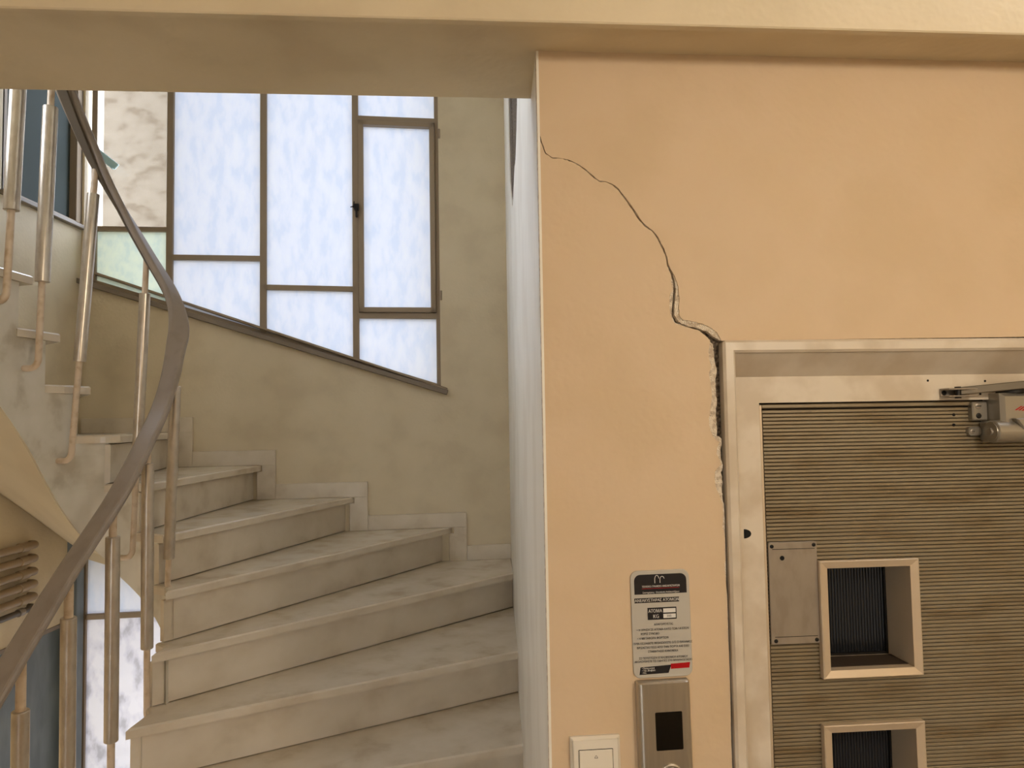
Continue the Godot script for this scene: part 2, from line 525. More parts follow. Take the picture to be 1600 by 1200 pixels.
# ---------------------------------------------------------------- lift wall with the crack
func build_lift_wall() -> void:
	var w := structure("wall_front", "peach painted wall with a long crack beside the lift door", "wall", FW)
	# centre line of the crack: s, y, half width in the plaster, paint gap below-left, paint gap above-right
	var c := [
		[-0.001, 2.373, .0008, .0009, .0009], [.006, 2.346, .0009, .001, .001], [.013, 2.327, .0008, .001, .001], [.023, 2.320, .0004, .0005, .0005], [.041, 2.319, .0004, .0005, .0005],
		[.055, 2.315, .0006, .0008, .0006], [.068, 2.308, .0007, .0008, .0008], [.078, 2.301, .0009, .001, .001], [.089, 2.291, .001, .0011, .0011], [.100, 2.282, .0006, .0008, .0008],
		[.112, 2.281, .0005, .0006, .0006], [.123, 2.276, .0008, .001, .001], [.132, 2.269, .001, .0012, .0012], [.141, 2.256, .0011, .0013, .0013], [.154, 2.238, .0013, .0015, .0015],
		[.165, 2.220, .0013, .0015, .0015], [.175, 2.208, .0012, .0014, .0014], [.187, 2.200, .0007, .0009, .0009], [.192, 2.194, .001, .0012, .0012], [.199, 2.181, .0012, .0014, .0014],
		[.205, 2.169, .0012, .0014, .0014], [.209, 2.156, .0009, .0012, .0018], [.212, 2.142, .0012, .002, .0015], [.218, 2.128, .0016, .0022, .002], [.221, 2.116, .0017, .006, .004],
		[.222, 2.105, .002, .004, .006], [.221, 2.092, .0022, .009, .008], [.219, 2.075, .002, .007, .009], [.218, 2.061, .0022, .005, .010], [.223, 2.050, .0026, .005, .009],
		[.232, 2.045, .0013, .003, .008], [.247, 2.040, .0012, .002, .010], [.262, 2.036, .0018, .002, .011], [.272, 2.029, .0050, .003, .013], [.281, 2.021, .0050, .004, .014]]
	var lo_pl := []
	var hi_pl := []
	var lo_pt := []
	var hi_pt := []
	for i in c.size():
		var p := Vector2(c[i][0], c[i][1])
		var a := Vector2(c[maxi(i - 1, 0)][0], c[maxi(i - 1, 0)][1])
		var b := Vector2(c[mini(i + 1, c.size() - 1)][0], c[mini(i + 1, c.size() - 1)][1])
		var d := (b - a).normalized()
		var up := Vector2(-d.y, d.x)          # towards the upper right piece
		if i == 0:
			p.x = 0.0
			up = Vector2(0, 1)
		lo_pl.append(p - up * c[i][2])
		hi_pl.append(p + up * c[i][2])
		lo_pt.append(p - up * c[i][3])
		hi_pt.append(p + up * c[i][4])
	# the stretch down beside the door frame: right edge of plaster and of paint
	var down_pl := [Vector2(.2835, 2.012), Vector2(.2845, 2.000), Vector2(.2850, 1.985), Vector2(.2885, 1.970), Vector2(.2858, 1.955), Vector2(.2862, 1.935), Vector2(.2866, 1.915), Vector2(.2850, 1.900), Vector2(.2858, 1.885), Vector2(.2852, 1.862), Vector2(.2925, 1.858), Vector2(.2932, 1.848), Vector2(.2905, 1.840), Vector2(.2902, 1.826), Vector2(.2930, 1.818), Vector2(.2930, 1.808), Vector2(.2890, 1.802), Vector2(.2920, 1.795), Vector2(.2925, 1.785), Vector2(.2905, 1.776), Vector2(.2915, 1.762), Vector2(.2935, 1.750), Vector2(.2938, 1.650), Vector2(.2942, 1.520), Vector2(.2940, 1.20), Vector2(.2945, 0.0)]
	var down_pt := [Vector2(.2775, 2.014), Vector2(.2745, 1.998), Vector2(.2755, 1.988), Vector2(.2790, 1.975), Vector2(.2745, 1.964), Vector2(.2770, 1.945), Vector2(.2785, 1.925), Vector2(.2745, 1.905), Vector2(.2725, 1.888), Vector2(.2745, 1.870), Vector2(.2790, 1.858), Vector2(.2890, 1.852), Vector2(.2845, 1.842), Vector2(.2830, 1.832), Vector2(.2880, 1.824), Vector2(.2905, 1.815), Vector2(.2800, 1.806), Vector2(.2785, 1.795), Vector2(.2805, 1.780), Vector2(.2865, 1.764), Vector2(.2905, 1.752), Vector2(.2915, 1.735), Vector2(.2895, 1.715), Vector2(.2920, 1.700), Vector2(.2915, 1.640), Vector2(.2928, 1.560), Vector2(.2932, 1.450), Vector2(.2930, 1.2), Vector2(.2935, 0.0)]
	for layer in 2:
		var lo: Array = lo_pl if layer == 0 else lo_pt
		var hi: Array = hi_pl if layer == 0 else hi_pt
		var down: Array = down_pl if layer == 0 else down_pt
		var amp := 0.0005 if layer == 0 else 0.0006
		var left := PackedVector2Array([Vector2(0, 0)])
		left.append_array(jag(lo, 4, amp))
		left.append_array(jag(down, 5, 0.0009))
		var upper := PackedVector2Array([Vector2(0, 2.5)])
		upper.append_array(jag(hi, 4, amp))
		upper.append_array(PackedVector2Array([Vector2(.2975, 2.0175), Vector2(1.262, 2.0225), Vector2(1.262, 0.0), Vector2(1.75, 0.0), Vector2(1.75, 2.5)]))
		for part in [left, upper]:
			var m := MB.new()
			m.prism(part, -0.012 if layer == 0 else -0.0018, -0.0018 if layer == 0 else 0.0)
			obj("plaster_coat" if layer == 0 else "paint_coat", m, M.plaster if layer == 0 else M.peach_wall_paint, w)
	var back := MB.new()
	back.prism(poly([0.016, 0.0, 0.300, 0.0, 0.300, 2.01, 1.25, 2.01, 1.25, 0.0, 1.75, 0.0, 1.75, 4.1, 0.016, 4.1]), -0.17, -0.012)
	obj("masonry", back, M.masonry, w)

# ---------------------------------------------------------------- stairs
const IN := [[-1.14, 1.42], [-1.14, 1.57], [-1.138, 1.72], [-1.137, 1.87], [-1.135, 2.03], [-1.134, 2.178], [-1.131, 2.322], [-1.135, 2.42], [-1.185, 2.505], [-1.27, 2.56], [-1.375, 2.585], [-1.465, 2.555], [-1.50, 2.435], [-1.515, 2.315], [-1.52, 2.14], [-1.52, 1.95]]
const OUT := [[.042, 1.42], [.037, 1.62], [.031, 1.86], [.024, 2.13], [.0166, 2.441], [.006, 2.86], [-.0097, 3.482], [-.32, 3.815], [-.807, 3.747], [-1.253, 3.684], [-1.644, 3.629], [-2.10, 3.40], [-2.10, 2.90], [-2.10, 2.50], [-2.10, 2.20], [-2.10, 1.95]]
const STEPS := 16
const GO := 0.17

func inner(t: float) -> Vector2:            # plan: x, z
	t = clampf(t, 0.0, STEPS - 1.0)
	var i := mini(int(t), STEPS - 2)
	var f := t - i
	var p := []
	for k in [i - 1, i, i + 1, i + 2]:
		var q: Array = IN[clampi(k, 0, STEPS - 1)]
		p.append(Vector2(q[0], -q[1]))
	return p[1].cubic_interpolate(p[2], p[0], p[3], f)

func outer(i: int) -> Vector2:
	return Vector2(OUT[i][0] + (0.005 if i < 7 else 0.0), -OUT[i][1])

func tread_y(i: float) -> float:             # i = 0 is the first step above the landing
	return GO * (i + 1.0)

func well_side(t: float) -> Vector2:
	var h := (inner(t + 0.05) - inner(t - 0.05)).normalized()
	return Vector2(h.y, -h.x)

func ahead(i: int) -> Vector2:
	var e := (outer(i) - inner(i)).normalized()
	return Vector2(e.y, -e.x)

func v3(p: Vector2, y: float) -> Vector3:
	return Vector3(p.x, y, p.y)

func outline_prism(m: MB, plan: PackedVector2Array, y0: float, y1: float, ch: float) -> void:
	var xf := Transform3D(Basis(Vector3.RIGHT, Vector3.BACK, Vector3.UP), Vector3.ZERO)  # local x, y, z -> world x, z, y
	m.prism(plan, y0, y1, ch, xf)

func build_stairs() -> void:
	var st := thing("winding_staircase", "worn white marble staircase winding up to the left around an open well", "staircase", Transform3D.IDENTITY)
	var corner_r := Vector2(-0.019, -3.858)
	var corner_l := Vector2(-2.10, -3.565)
	for i in STEPS - 1:
		var y := tread_y(i)
		# tread
		var plan := PackedVector2Array()
		plan.append(inner(i))
		plan.append(outer(i))
		if i == 6:
			plan.append(corner_r)
		if i == 10:
			plan.append(corner_l)
		var back := ahead(i + 1) * 0.05
		var ob := outer(i + 1)
		var ib := inner(i + 1)
		# push the back edge under the next riser, along the walls
		var along := corner_r if i == 5 else corner_l if i == 9 else outer(mini(i + 2, STEPS - 1))
		plan.append(ob + (along - ob).normalized() * 0.055)
		plan.append(ib + back)
		for k in range(5, 0, -1):
			plan.append(inner(i + k / 6.0))
		var m := MB.new()
		outline_prism(m, plan, y - 0.028, y, 0.005)
		var tr := obj("tread", m, M.polished_marble, st)
		# riser below it
		m = MB.new()
		var a := inner(i) + ahead(i) * 0.040 - well_side(i) * 0.018
		var b := outer(i) + ahead(i) * 0.040
		b += (b - a).normalized() * 0.03
		var e := (b - a).normalized()
		var o := ahead(i) * 0.018
		outline_prism(m, PackedVector2Array([a, b, b + o, a + o]), y - GO + 0.003, y - 0.033, 0.0015)
		obj("riser", m, M.stair_marble, st)
	# stringer round the well: stepped top, sloping foot
	var sm := MB.new()
	var n := 8
	for i in STEPS - 1:
		var cut := minf(0.45, 0.044 / inner(i).distance_to(inner(i + 1)))
		for k in n + 1:
			var t0: float = i + (0.0 if k == 0 else cut + (1.0 - cut) * (k - 1) / n)
			var t1: float = i + cut + (1.0 - cut) * k / n
			var q0 := inner(t0) - well_side(t0) * 0.016
			var q1 := inner(t1) - well_side(t1) * 0.016
			var r0 := inner(t0) - well_side(t0) * 0.022
			var r1 := inner(t1) - well_side(t1) * 0.022
			var yt := tread_y(i if k > 0 else i - 1) - 0.027
			var o := v3(well_side(t0), 0)
			sm.quad(v3(q0, foot_in(t0)), v3(q1, foot_in(t1)), v3(q1, yt), v3(q0, yt), o, 1)
			sm.quad(v3(r0, foot_in(t0)), v3(r1, foot_in(t1)), v3(r1, yt), v3(r0, yt), -o, 2)
			sm.quad(v3(q0, yt), v3(q1, yt), v3(r1, yt), v3(r0, yt), Vector3.UP)
			if k == 1:
				var yl := tread_y(i - 1) - 0.027
				var c0 := q0.lerp(r0, 0.03)
				sm.quad(v3(q0, yl), v3(c0, yl), v3(c0, yt), v3(q0, yt), v3(inner(t0) - inner(t0 + 0.1), 0))
	obj("stringer", sm, M.stringer_paint, st)
	# plastered underside
	var um := MB.new()
	var across := 8
	for i in STEPS - 1:
		for k in n:
			var t0 := i + float(k) / n
			var t1 := i + float(k + 1) / n
			for j in across:
				var p := []
				for tt in [[t0, j], [t1, j], [t1, j + 1], [t0, j + 1]]:
					var u: float = float(tt[1]) / across
					var q: Vector2 = (inner(tt[0]) - well_side(tt[0]) * 0.016).lerp(outer_at(tt[0]), u)
					p.append(v3(q, lerpf(foot_in(tt[0]), foot_out(tt[0]), u)))
				um.quad(p[0], p[1], p[2], p[3], Vector3.DOWN, 1)
	obj("underside", um, M.cream_paint, st)

func outer_at(t: float) -> Vector2:
	var i := mini(int(t), STEPS - 2)
	var f := t - i
	var a := outer(i)
	var b := outer(i + 1)
	if i == 6 or i == 10:
		var c := Vector2(-0.019, -3.858) if i == 6 else Vector2(-2.10, -3.565)
		var s := a.distance_to(c) / (a.distance_to(c) + c.distance_to(b))
		return a.lerp(c, f / s) if f < s else c.lerp(b, (f - s) / (1.0 - s))
	return a.lerp(b, f)

func curve_of(t: float, tab: Array) -> float:
	for k in tab.size() - 1:
		if t <= tab[k + 1][0]:
			return lerpf(tab[k][1], tab[k + 1][1], clampf((t - tab[k][0]) / (tab[k + 1][0] - tab[k][0]), 0, 1))
	return tab[tab.size() - 1][1]

func foot_in(t: float) -> float:
	return maxf(tread_y(t) - curve_of(t, [[0.0, 0.28], [7.0, 0.32], [8.0, 0.37], [9.0, 0.43], [10.0, 0.50], [11.0, 0.54], [15.0, 0.52]]), -0.12)

func foot_out(t: float) -> float:
	return maxf(tread_y(t) - curve_of(t, [[0.0, 0.28], [6.0, 0.4], [8.0, 0.62], [10.0, 0.63], [10.75, 0.67], [11.0, 0.62], [12.0, 0.50], [15.0, 0.50]]), -0.12)

# ---------------------------------------------------------------- windows
func bar(m: MB, a: Vector2, b: Vector2, w: float, z0: float, z1: float) -> void:
	var d := (b - a).normalized()
	var s := d.orthogonal() * w * 0.5
	m.prism(PackedVector2Array([a + s, b + s, b - s, a - s]), z0, z1, 0.002)

func pane(parent: Node3D, p: PackedVector2Array, z: float, m: Material) -> void:
	var mb := MB.new()
	var idx := Geometry2D.triangulate_polygon(p)
	for t in range(0, idx.size(), 3):
		mb.tri(Vector3(p[idx[t]].x, p[idx[t]].y, z), Vector3(p[idx[t + 1]].x, p[idx[t + 1]].y, z), Vector3(p[idx[t + 2]].x, p[idx[t + 2]].y, z), Vector3.BACK)
	obj("pane", mb, m, parent)

func build_windows() -> void:
	# big stepped window over the stairs
	var w := structure("window_1", "tall frosted steel window with a sloping sill above the stairs", "window", FB)
	var cols := [-2.060, -1.703, -1.250, -0.788, -0.363]
	var top := 5.1
	var zf := -0.055
	var zb := -0.02
	var bars := []
	for i in 5:
		bars.append([Vector2(cols[i], sill_y(cols[i]) - 0.005), Vector2(cols[i], top), 0.032 if i in [1, 2, 3] else 0.026])
	bars.append([Vector2(cols[0], 2.885), Vector2(cols[1], 2.888), 0.024])
	bars.append([Vector2(cols[1], 2.747), Vector2(cols[2], 2.747), 0.026])
	bars.append([Vector2(cols[2], 2.600), Vector2(cols[3], 2.594), 0.026])
	bars.append([Vector2(cols[3], 2.457), Vector2(cols[4], 2.455), 0.030])
	bars.append([Vector2(cols[3], 3.497), Vector2(cols[4], 3.497), 0.026])
	bars.append([Vector2(cols[0], sill_y(cols[0]) + 0.008), Vector2(cols[4], sill_y(cols[4]) + 0.008), 0.022])
	for b in bars:
		var m := MB.new()
		bar(m, b[0], b[1], b[2], zf, zb)
		obj("glazing_bar", m, M.window_steel, w)
	# opening sash in the last column, with its own frame
	var sx0 := -0.772
	var sx1 := -0.377
	var sash := node_under("sash", w)
	for q in [[Vector2(sx0 + .013, 2.472), Vector2(sx0 + .013, 3.484)], [Vector2(sx1 - .013, 2.472), Vector2(sx1 - .013, 3.484)], [Vector2(sx0, 2.485), Vector2(sx1, 2.485)], [Vector2(sx0, 3.471), Vector2(sx1, 3.471)]]:
		var m := MB.new()
		bar(m, q[0], q[1], 0.026, zf + 0.004, zb + 0.012)
		obj("sash_rail", m, M.window_steel, sash)
	pane(sash, poly([sx0 + .02, 2.492, sx1 - .02, 2.492, sx1 - .02, 3.464, sx0 + .02, 3.464]), -0.04, M.frosted_glass)
	# black latch on the sash stile
	var lm := MB.new()
	lm.rect(-0.793, -0.768, 3.000, 3.032, -0.008, 0.012, 0.002)
	lm.rect(-0.786, -0.776, 2.962, 3.002, 0.000, 0.012, 0.002)
	lm.tube([Vector3(-0.796, 3.018, 0.006), Vector3(-0.812, 3.014, 0.008)], [0.004, 0.002], 8)
	lm.tube([Vector3(-0.797, 3.012, 0.004), Vector3(-0.793, 3.045, 0.004)], [0.003], 8)
	obj("latch", lm, M.dark_metal, w)
	# hinges on the right stile
	for y in [2.56, 3.42]:
		var hm := MB.new()
		hm.tube([Vector3(-0.352, y - 0.025, 0.0), Vector3(-0.352, y + 0.025, 0.0)], [0.006], 8)
		obj("hinge", hm, M.window_steel, w)
	# panes
	var zp := -0.04
	pane(w, poly([cols[0], 2.885, cols[1], 2.885, cols[1], top, cols[0], top]), zp, M.clear_glass)
	pane(w, poly([cols[0], sill_y(cols[0]), cols[1], sill_y(cols[1]), cols[1], 2.885, cols[0], 2.885]), zp, M.greenish_glass)
	pane(w, poly([cols[1], 2.747, cols[2], 2.747, cols[2], top, cols[1], top]), zp, M.frosted_glass)
	pane(w, poly([cols[1], sill_y(cols[1]), cols[2], sill_y(cols[2]), cols[2], 2.747, cols[1], 2.747]), zp, M.frosted_glass)
	pane(w, poly([cols[2], 2.597, cols[3], 2.597, cols[3], top, cols[2], top]), zp, M.frosted_glass)
	pane(w, poly([cols[2], sill_y(cols[2]), cols[3], sill_y(cols[3]), cols[3], 2.597, cols[2], 2.597]), zp, M.frosted_glass)
	pane(w, poly([cols[3], sill_y(cols[3]), cols[4], sill_y(cols[4]), cols[4], 2.456, cols[3], 2.456]), zp, M.frosted_glass)
	pane(w, poly([cols[3], 3.497, cols[4], 3.497, cols[4], top, cols[3], top]), zp, M.frosted_glass)
	# sloping sill board and its thin upper lip
	var sm := MB.new()
	var a := Vector2(-2.21, sill_y(-2.21) - 0.002)
	var b := Vector2(-0.325, sill_y(-0.325) - 0.002)
	bar(sm, a + Vector2(0, -0.012), b + Vector2(0, -0.012), 0.024, -0.06, 0.035)
	obj("sill_board", sm, M.sill_paint, w)
	sm = MB.new()
	bar(sm, a + Vector2(0.15, 0.006), b + Vector2(0, 0.006), 0.012, -0.06, 0.012)
	obj("sill_lip", sm, M.window_steel, w)
	# small teal stay sticking out beside the clear pane
	var tm := MB.new()
	var d := Vector3(0.086, -0.070, 0.0)
	var tx := Transform3D(Basis(Vector3.BACK, atan2(d.y, d.x)), Vector3(-2.020, 3.248, 0.03))
	tm.box(Vector3(0.045, 0, 0), Vector3(0.13, 0.032, 0.012), 0.003, tx)
	tm.box(Vector3(0.045, -0.018, 0.004), Vector3(0.12, 0.008, 0.02), 0.002, tx)
	obj("stay", tm, M.teal_plastic, w)

	# lower window, seen through the well
	w = structure("window_2", "paint smeared frosted window low behind the stair well", "window", FB)
	var lb := []
	for x in [-2.083, -1.63, -1.212]:
		lb.append([Vector2(x, -1.4), Vector2(x, low_head_y(x)), 0.026])
	lb.append([Vector2(-2.083, 0.990), Vector2(-1.63, 0.990), 0.026])
	lb.append([Vector2(-2.083, -0.3), Vector2(-1.212, -0.3), 0.026])
	for q in lb:
		var m := MB.new()
		bar(m, q[0], q[1], q[2], zf, zb)
		obj("glazing_bar", m, M.window_steel, w)
	pane(w, poly([-2.083, 0.990, -1.63, 0.990, -1.63, low_head_y(-1.63), -2.083, low_head_y(-2.083)]), zp, M.frosted_glass)
	pane(w, poly([-2.083, -0.3, -1.63, -0.3, -1.63, 0.990, -2.083, 0.990]), zp, M.painted_glass)
	pane(w, poly([-1.63, -0.3, -1.212, -0.3, -1.212, low_head_y(-1.212), -1.63, low_head_y(-1.63)]), zp, M.painted_glass)
	for x in [[-2.083, -1.63], [-1.63, -1.212]]:
		pane(w, poly([x[0], -1.5, x[1], -1.5, x[1], -0.3, x[0], -0.3]), zp, M.painted_glass)

	# side window, upper: slate coloured pane, then added clear panes out of view nearer the landing
	w = structure("window_3", "slate grey side window high on the left wall", "window", FL)
	for q in [[Vector2(-0.02, 2.885), Vector2(-0.02, 5.1), 0.05], [Vector2(-0.555, 2.885), Vector2(-0.555, 5.1), 0.03], [Vector2(-0.56, 2.893), Vector2(-0.012, 2.893), 0.02]]:
		var m := MB.new()
		bar(m, q[0], q[1], q[2], -0.05, 0.0)
		obj("frame_bar", m, M.window_steel, w)
	var sl := MB.new()
	sl.rect(-0.555, -0.045, 2.90, 5.1, -0.045, -0.035)
	obj("pane", sl, M.dark_slate_pane, w)
	sl = MB.new()
	sl.rect(-0.58, 0.0, 2.868, 2.888, -0.05, 0.025, 0.003)
	obj("sill_board", sl, M.sill_paint, w)
	w = structure("window_4", "unseen clear side window added to light the stairs", "window", FL)  # extra opening, added to bring more daylight onto shaft wall and treads
	for q in [[Vector2(-1.36, 2.885), Vector2(-1.36, 5.1), 0.03], [Vector2(-2.14, 2.885), Vector2(-2.14, 5.1), 0.03], [Vector2(-1.35, 2.893), Vector2(-2.15, 2.893), 0.02], [Vector2(-1.75, 2.885), Vector2(-1.75, 5.1), 0.03]]:
		var m := MB.new()
		bar(m, q[0], q[1], q[2], -0.05, 0.0)
		obj("frame_bar", m, M.window_steel, w)
	pane(w, poly([-2.15, 2.885, -1.35, 2.885, -1.35, 5.1, -2.15, 5.1]), -0.03, M.clear_glass)
	# side window, lower: slate pane under the pipes
	w = structure("window_5", "slate grey side window below the pipes", "window", FL)
	for q in [[Vector2(-0.86, 0.992), Vector2(-0.012, 0.992), 0.018], [Vector2(-0.85, -1.4), Vector2(-0.85, 1.0), 0.026]]:
		var m := MB.new()
		bar(m, q[0], q[1], q[2], -0.05, 0.006)
		obj("frame_bar", m, M.sill_paint, w)
	sl = MB.new()
	sl.rect(-0.86, -0.012, -1.5, 0.99, -0.03, -0.02)
	obj("pane", sl, M.slate_panel, w)
	sl = MB.new()
	sl.rect(-0.075, -0.012, -1.4, 1.40, -0.02, 0.045, 0.003)
	obj("corner_post", sl, M.slate_panel, w)

func build_entrance() -> void:
	var d := structure("door_2", "glazed steel entrance door of the hall behind the viewer", "door", Transform3D(Basis(Vector3.UP, PI), Vector3(-0.975, 0, 2.25)))
	for q in [[Vector2(-0.35, 0.0), Vector2(-0.35, 2.15), 0.05], [Vector2(0.35, 0.0), Vector2(0.35, 2.15), 0.05], [Vector2(-0.375, 2.125), Vector2(0.375, 2.125), 0.05], [Vector2(-0.375, 0.05), Vector2(0.375, 0.05), 0.10], [Vector2(-0.375, 1.0), Vector2(0.375, 1.0), 0.05]]:
		var m := MB.new()
		bar(m, q[0], q[1], q[2], -0.02, 0.02)
		obj("frame_bar", m, M.window_steel, d)
	pane(d, poly([-0.375, 0.0, 0.375, 0.0, 0.375, 2.15, -0.375, 2.15]), 0.0, M.clear_glass)

func node_under(called: String, parent: Node3D) -> Node3D:
	var o := Node3D.new()
	o.name = called
	parent.add_child(o, true)
	return o

# ---------------------------------------------------------------- outside
func build_outside() -> void:
	var m := MB.new()
	m.rect(-2.585, -2.16, -1.5, 6.0, -4.95, -4.60, 0.01)
	var o := obj("outside_pier", m, M.outside_render)
	o.set_meta("label", "weathered beige concrete pier outside the clear window pane")
	o.set_meta("category", "pier")
	m = MB.new()
	m.rect(-40, 40, -1.62, -1.56, -60, 30)
	o = obj("ground", m, M.ground_outside)
	o.set_meta("kind", "structure")
	o.set_meta("label", "pale paved ground outside the building")
	o.set_meta("category", "ground")
	# small yellow-green tree glimpsed past the pier
	var t := thing("street_tree", "yellow green tree glimpsed through the gap beside the pier", "tree", Transform3D(Basis.IDENTITY, Vector3(-4.45, -1.56, -8.0)))
	m = MB.new()
	m.tube([Vector3(0, 0, 0), Vector3(0.05, 2.0, 0), Vector3(0.0, 4.6, 0.0)], [0.10, 0.07, 0.03], 10)
	obj("trunk", m, M.bark, t)
	m = MB.new()
	var r2 := RandomNumberGenerator.new()
	r2.seed = 31
	for i in 900:
		var p := Vector3(r2.randfn(0, 0.42), 4.6 + r2.randfn(0, 0.6), r2.randfn(0, 0.42))
		var bs := Basis.from_euler(Vector3(r2.randf() * TAU, r2.randf() * TAU, 0))
		var s := r2.randf_range(0.05, 0.09)
		m.quad(p + bs * Vector3(-s, 0, 0), p + bs * Vector3(0, s * .5, 0.01), p + bs * Vector3(s, 0, 0), p + bs * Vector3(0, -s * .5, 0.01), bs.z)
	obj("crown", m, M.leaf, t)

# ---------------------------------------------------------------- lift door
func build_door() -> void:
	var d := structure("door_1", "ribbed bronze metal lift door in a cream steel frame", "door", FW)
	var right := 1.262
	# outer casing
	var m := MB.new()
	m.rect(.2965, .317, 0.0, 2.0175, -0.06, 0.010, 0.004)
	obj("casing_jamb", m, M.frame_cream, d)
	m = MB.new()
	m.rect(right - .0205, right, 0.0, 2.0175, -0.06, 0.010, 0.004)
	obj("casing_jamb", m, M.frame_cream, d)
	m = MB.new()
	m.rect(.2965, right, 1.997, 2.0175, -0.06, 0.0102, 0.004)
	obj("casing_head", m, M.frame_cream, d)
	# sloping head lining, then the flat inner frame
	m = MB.new()
	var x0 := .317
	var x1 := right - .0205
	m.quad(Vector3(x0, 1.998, 0.004), Vector3(x1, 1.998, 0.004), Vector3(x1, 1.960, -0.045), Vector3(x0, 1.960, -0.045), Vector3(0, -1, 0.8))
	m.quad(Vector3(x0, 1.998, 0.004), Vector3(x1, 1.998, 0.004), Vector3(x1, 1.998, -0.06), Vector3(x0, 1.998, -0.06), Vector3.UP)
	obj("head_lining", m, M.frame_cream, d)
	m = MB.new()
	m.rect(x0, x1, 1.9155, 1.962, -0.075, -0.045)
	obj("frame_head", m, M.frame_cream, d)
	m = MB.new()
	m.rect(x0, .3765, 0.0, 1.9155, -0.075, -0.045)
	obj("frame_jamb", m, M.frame_cream, d)
	m = MB.new()
	m.rect(1.182, x1, 0.0, 1.9155, -0.075, -0.045)
	obj("frame_jamb", m, M.frame_cream, d)
	# half-round latch hole
	m = MB.new()
	var hp := PackedVector2Array()
	for k in 13:
		var a := -PI / 2 + PI * k / 12
		hp.append(Vector2(.3425 + cos(a) * .0125, 1.6955 + sin(a) * .0078))
	m.prism(hp, -0.0455, -0.0444)
	obj("latch_hole", m, M.hole_black, d)
	# screw holes in the frame head
	for q in [[.741, 1.923], [.775, 1.9255], [.785, 1.948], [.680, 1.950]]:
		m = MB.new()
		m.lathe(Vector3(q[0], q[1], -0.0455), Vector3.BACK, [[0.0, 0.002], [0.001, 0.002], [0.001, 0.0]], 10)
		obj("screw_hole", m, M.hole_black, d)
	# leaf: aluminium edge strips, dark backing, ribbed face
	var leaf := node_under("leaf", d)
	# backing cut by the two vision openings
	m = MB.new()
	m.rect(.377, .489, 0.01, 1.916, -0.12, -0.0675)
	m.rect(.637, 1.19, 0.01, 1.916, -0.12, -0.0675)
	m.rect(.489, .637, 1.629, 1.916, -0.12, -0.0675)
	m.rect(.489, .637, 1.356, 1.462, -0.12, -0.0675)
	m.rect(.489, .637, 0.01, 1.188, -0.12, -0.0675)
	obj("core", m, M.dark_core, leaf)
	m = MB.new()
	m.rect(.3795, .3855, 0.01, 1.913, -0.075, -0.0545, 0.0015)
	obj("edge_strip", m, M.bronze_frame, leaf)
	m = MB.new()
	m.rect(.3855, 1.19, 1.906, 1.9135, -0.075, -0.0565, 0.0015)
	obj("edge_strip", m, M.ribbed_door_metal, leaf)
	# ribs: lands with narrow grooves between
	m = MB.new()
	var pitch := 0.00645
	var y := 1.904
	var zt := -0.0600
	var zg := -0.0640
	while y - pitch > 0.02:
		var ya := y - pitch
		var spans := [[.3885, 1.19]]
		if ya < 1.640 and y > 1.452:
			spans = [[.3885, .478], [.648, 1.19]]
		elif ya < 1.366 and y > 1.178:
			spans = [[.3885, .478], [.646, 1.19]]
		var j := rng.randf_range(-0.0004, 0.0004)
		for s in spans:
			var gap := 0.0011
			var c := 0.0009
			var pr := [[y - gap, zg], [y - gap, zt - c + j], [y - gap - c, zt + j], [ya + c, zt + j], [ya, zt - c + j], [ya, zg]]
			for k in pr.size() - 1:
				var n := Vector3(0, pr[k + 1][1] - pr[k][1], pr[k][0] - pr[k + 1][0])
				m.quad(Vector3(s[0], pr[k][0], pr[k][1]), Vector3(s[1], pr[k][0], pr[k][1]), Vector3(s[1], pr[k + 1][0], pr[k + 1][1]), Vector3(s[0], pr[k + 1][0], pr[k + 1][1]), n)
		y = ya
	obj("ribbed_face", m, M.ribbed_door_metal, leaf)
	# old screw holes in the ribs
	for q in [[.735, 1.890], [.734, 1.872]]:
		m = MB.new()
		m.lathe(Vector3(q[0], q[1], -0.0598), Vector3.BACK, [[0.0, 0.0028], [0.0006, 0.0028], [0.0006, 0.0]], 10)
		obj("screw_hole", m, M.hole_black, leaf)
	# cover plate with four screws and a hole
	var pl := MB.new()
	pl.prism(rounded(.3885, .4745, 1.506, 1.678, 0.004), -0.060, -0.0555, 0.0012)
	var plate := obj("cover_plate", pl, M.plate_metal, leaf)
	plate.set_meta("label", "scratched grey metal cover plate")
	pl = MB.new()
	pl.rect(.395, .470, 1.6655, 1.6665, -0.0556, -0.0553)
	pl.rect(.395, .470, 1.5185, 1.5195, -0.0556, -0.0553)
	obj("pressed_line", pl, M.dark_metal, plate)
	for q in [[.3945, 1.671], [.4685, 1.672], [.3965, 1.5125], [.4680, 1.5125]]:
		screw("screw", plate, Vector3(q[0], q[1], -0.0556), 0.0034)
	m = MB.new()
	m.lathe(Vector3(.412, 1.651, -0.0556), Vector3.BACK, [[0.0, 0.004], [0.0005, 0.004], [0.0005, 0.0]], 16)
	obj("hole", m, M.hole_black, plate)
	# two deep vision panels
	vision(leaf, .474, .651, 1.448, 1.645)
	vision(leaf, .471, .649, 1.174, 1.3715)

func screw(called: String, parent: Node3D, at: Vector3, r: float, m: Material = null) -> void:
	var mb := MB.new()
	mb.lathe(at, Vector3.BACK, [[0.0, r], [0.0008, r * 0.95], [0.0014, r * 0.6], [0.0016, 0.0]], 14)
	var s := obj(called, mb, m if m else M.dark_metal, parent)
	mb = MB.new()
	mb.box(at + Vector3(0, 0, 0.0015), Vector3(r * 1.6, r * 0.25, 0.0006), 0.0, Transform3D.IDENTITY)
	obj("slot", mb, M.hole_black, s)

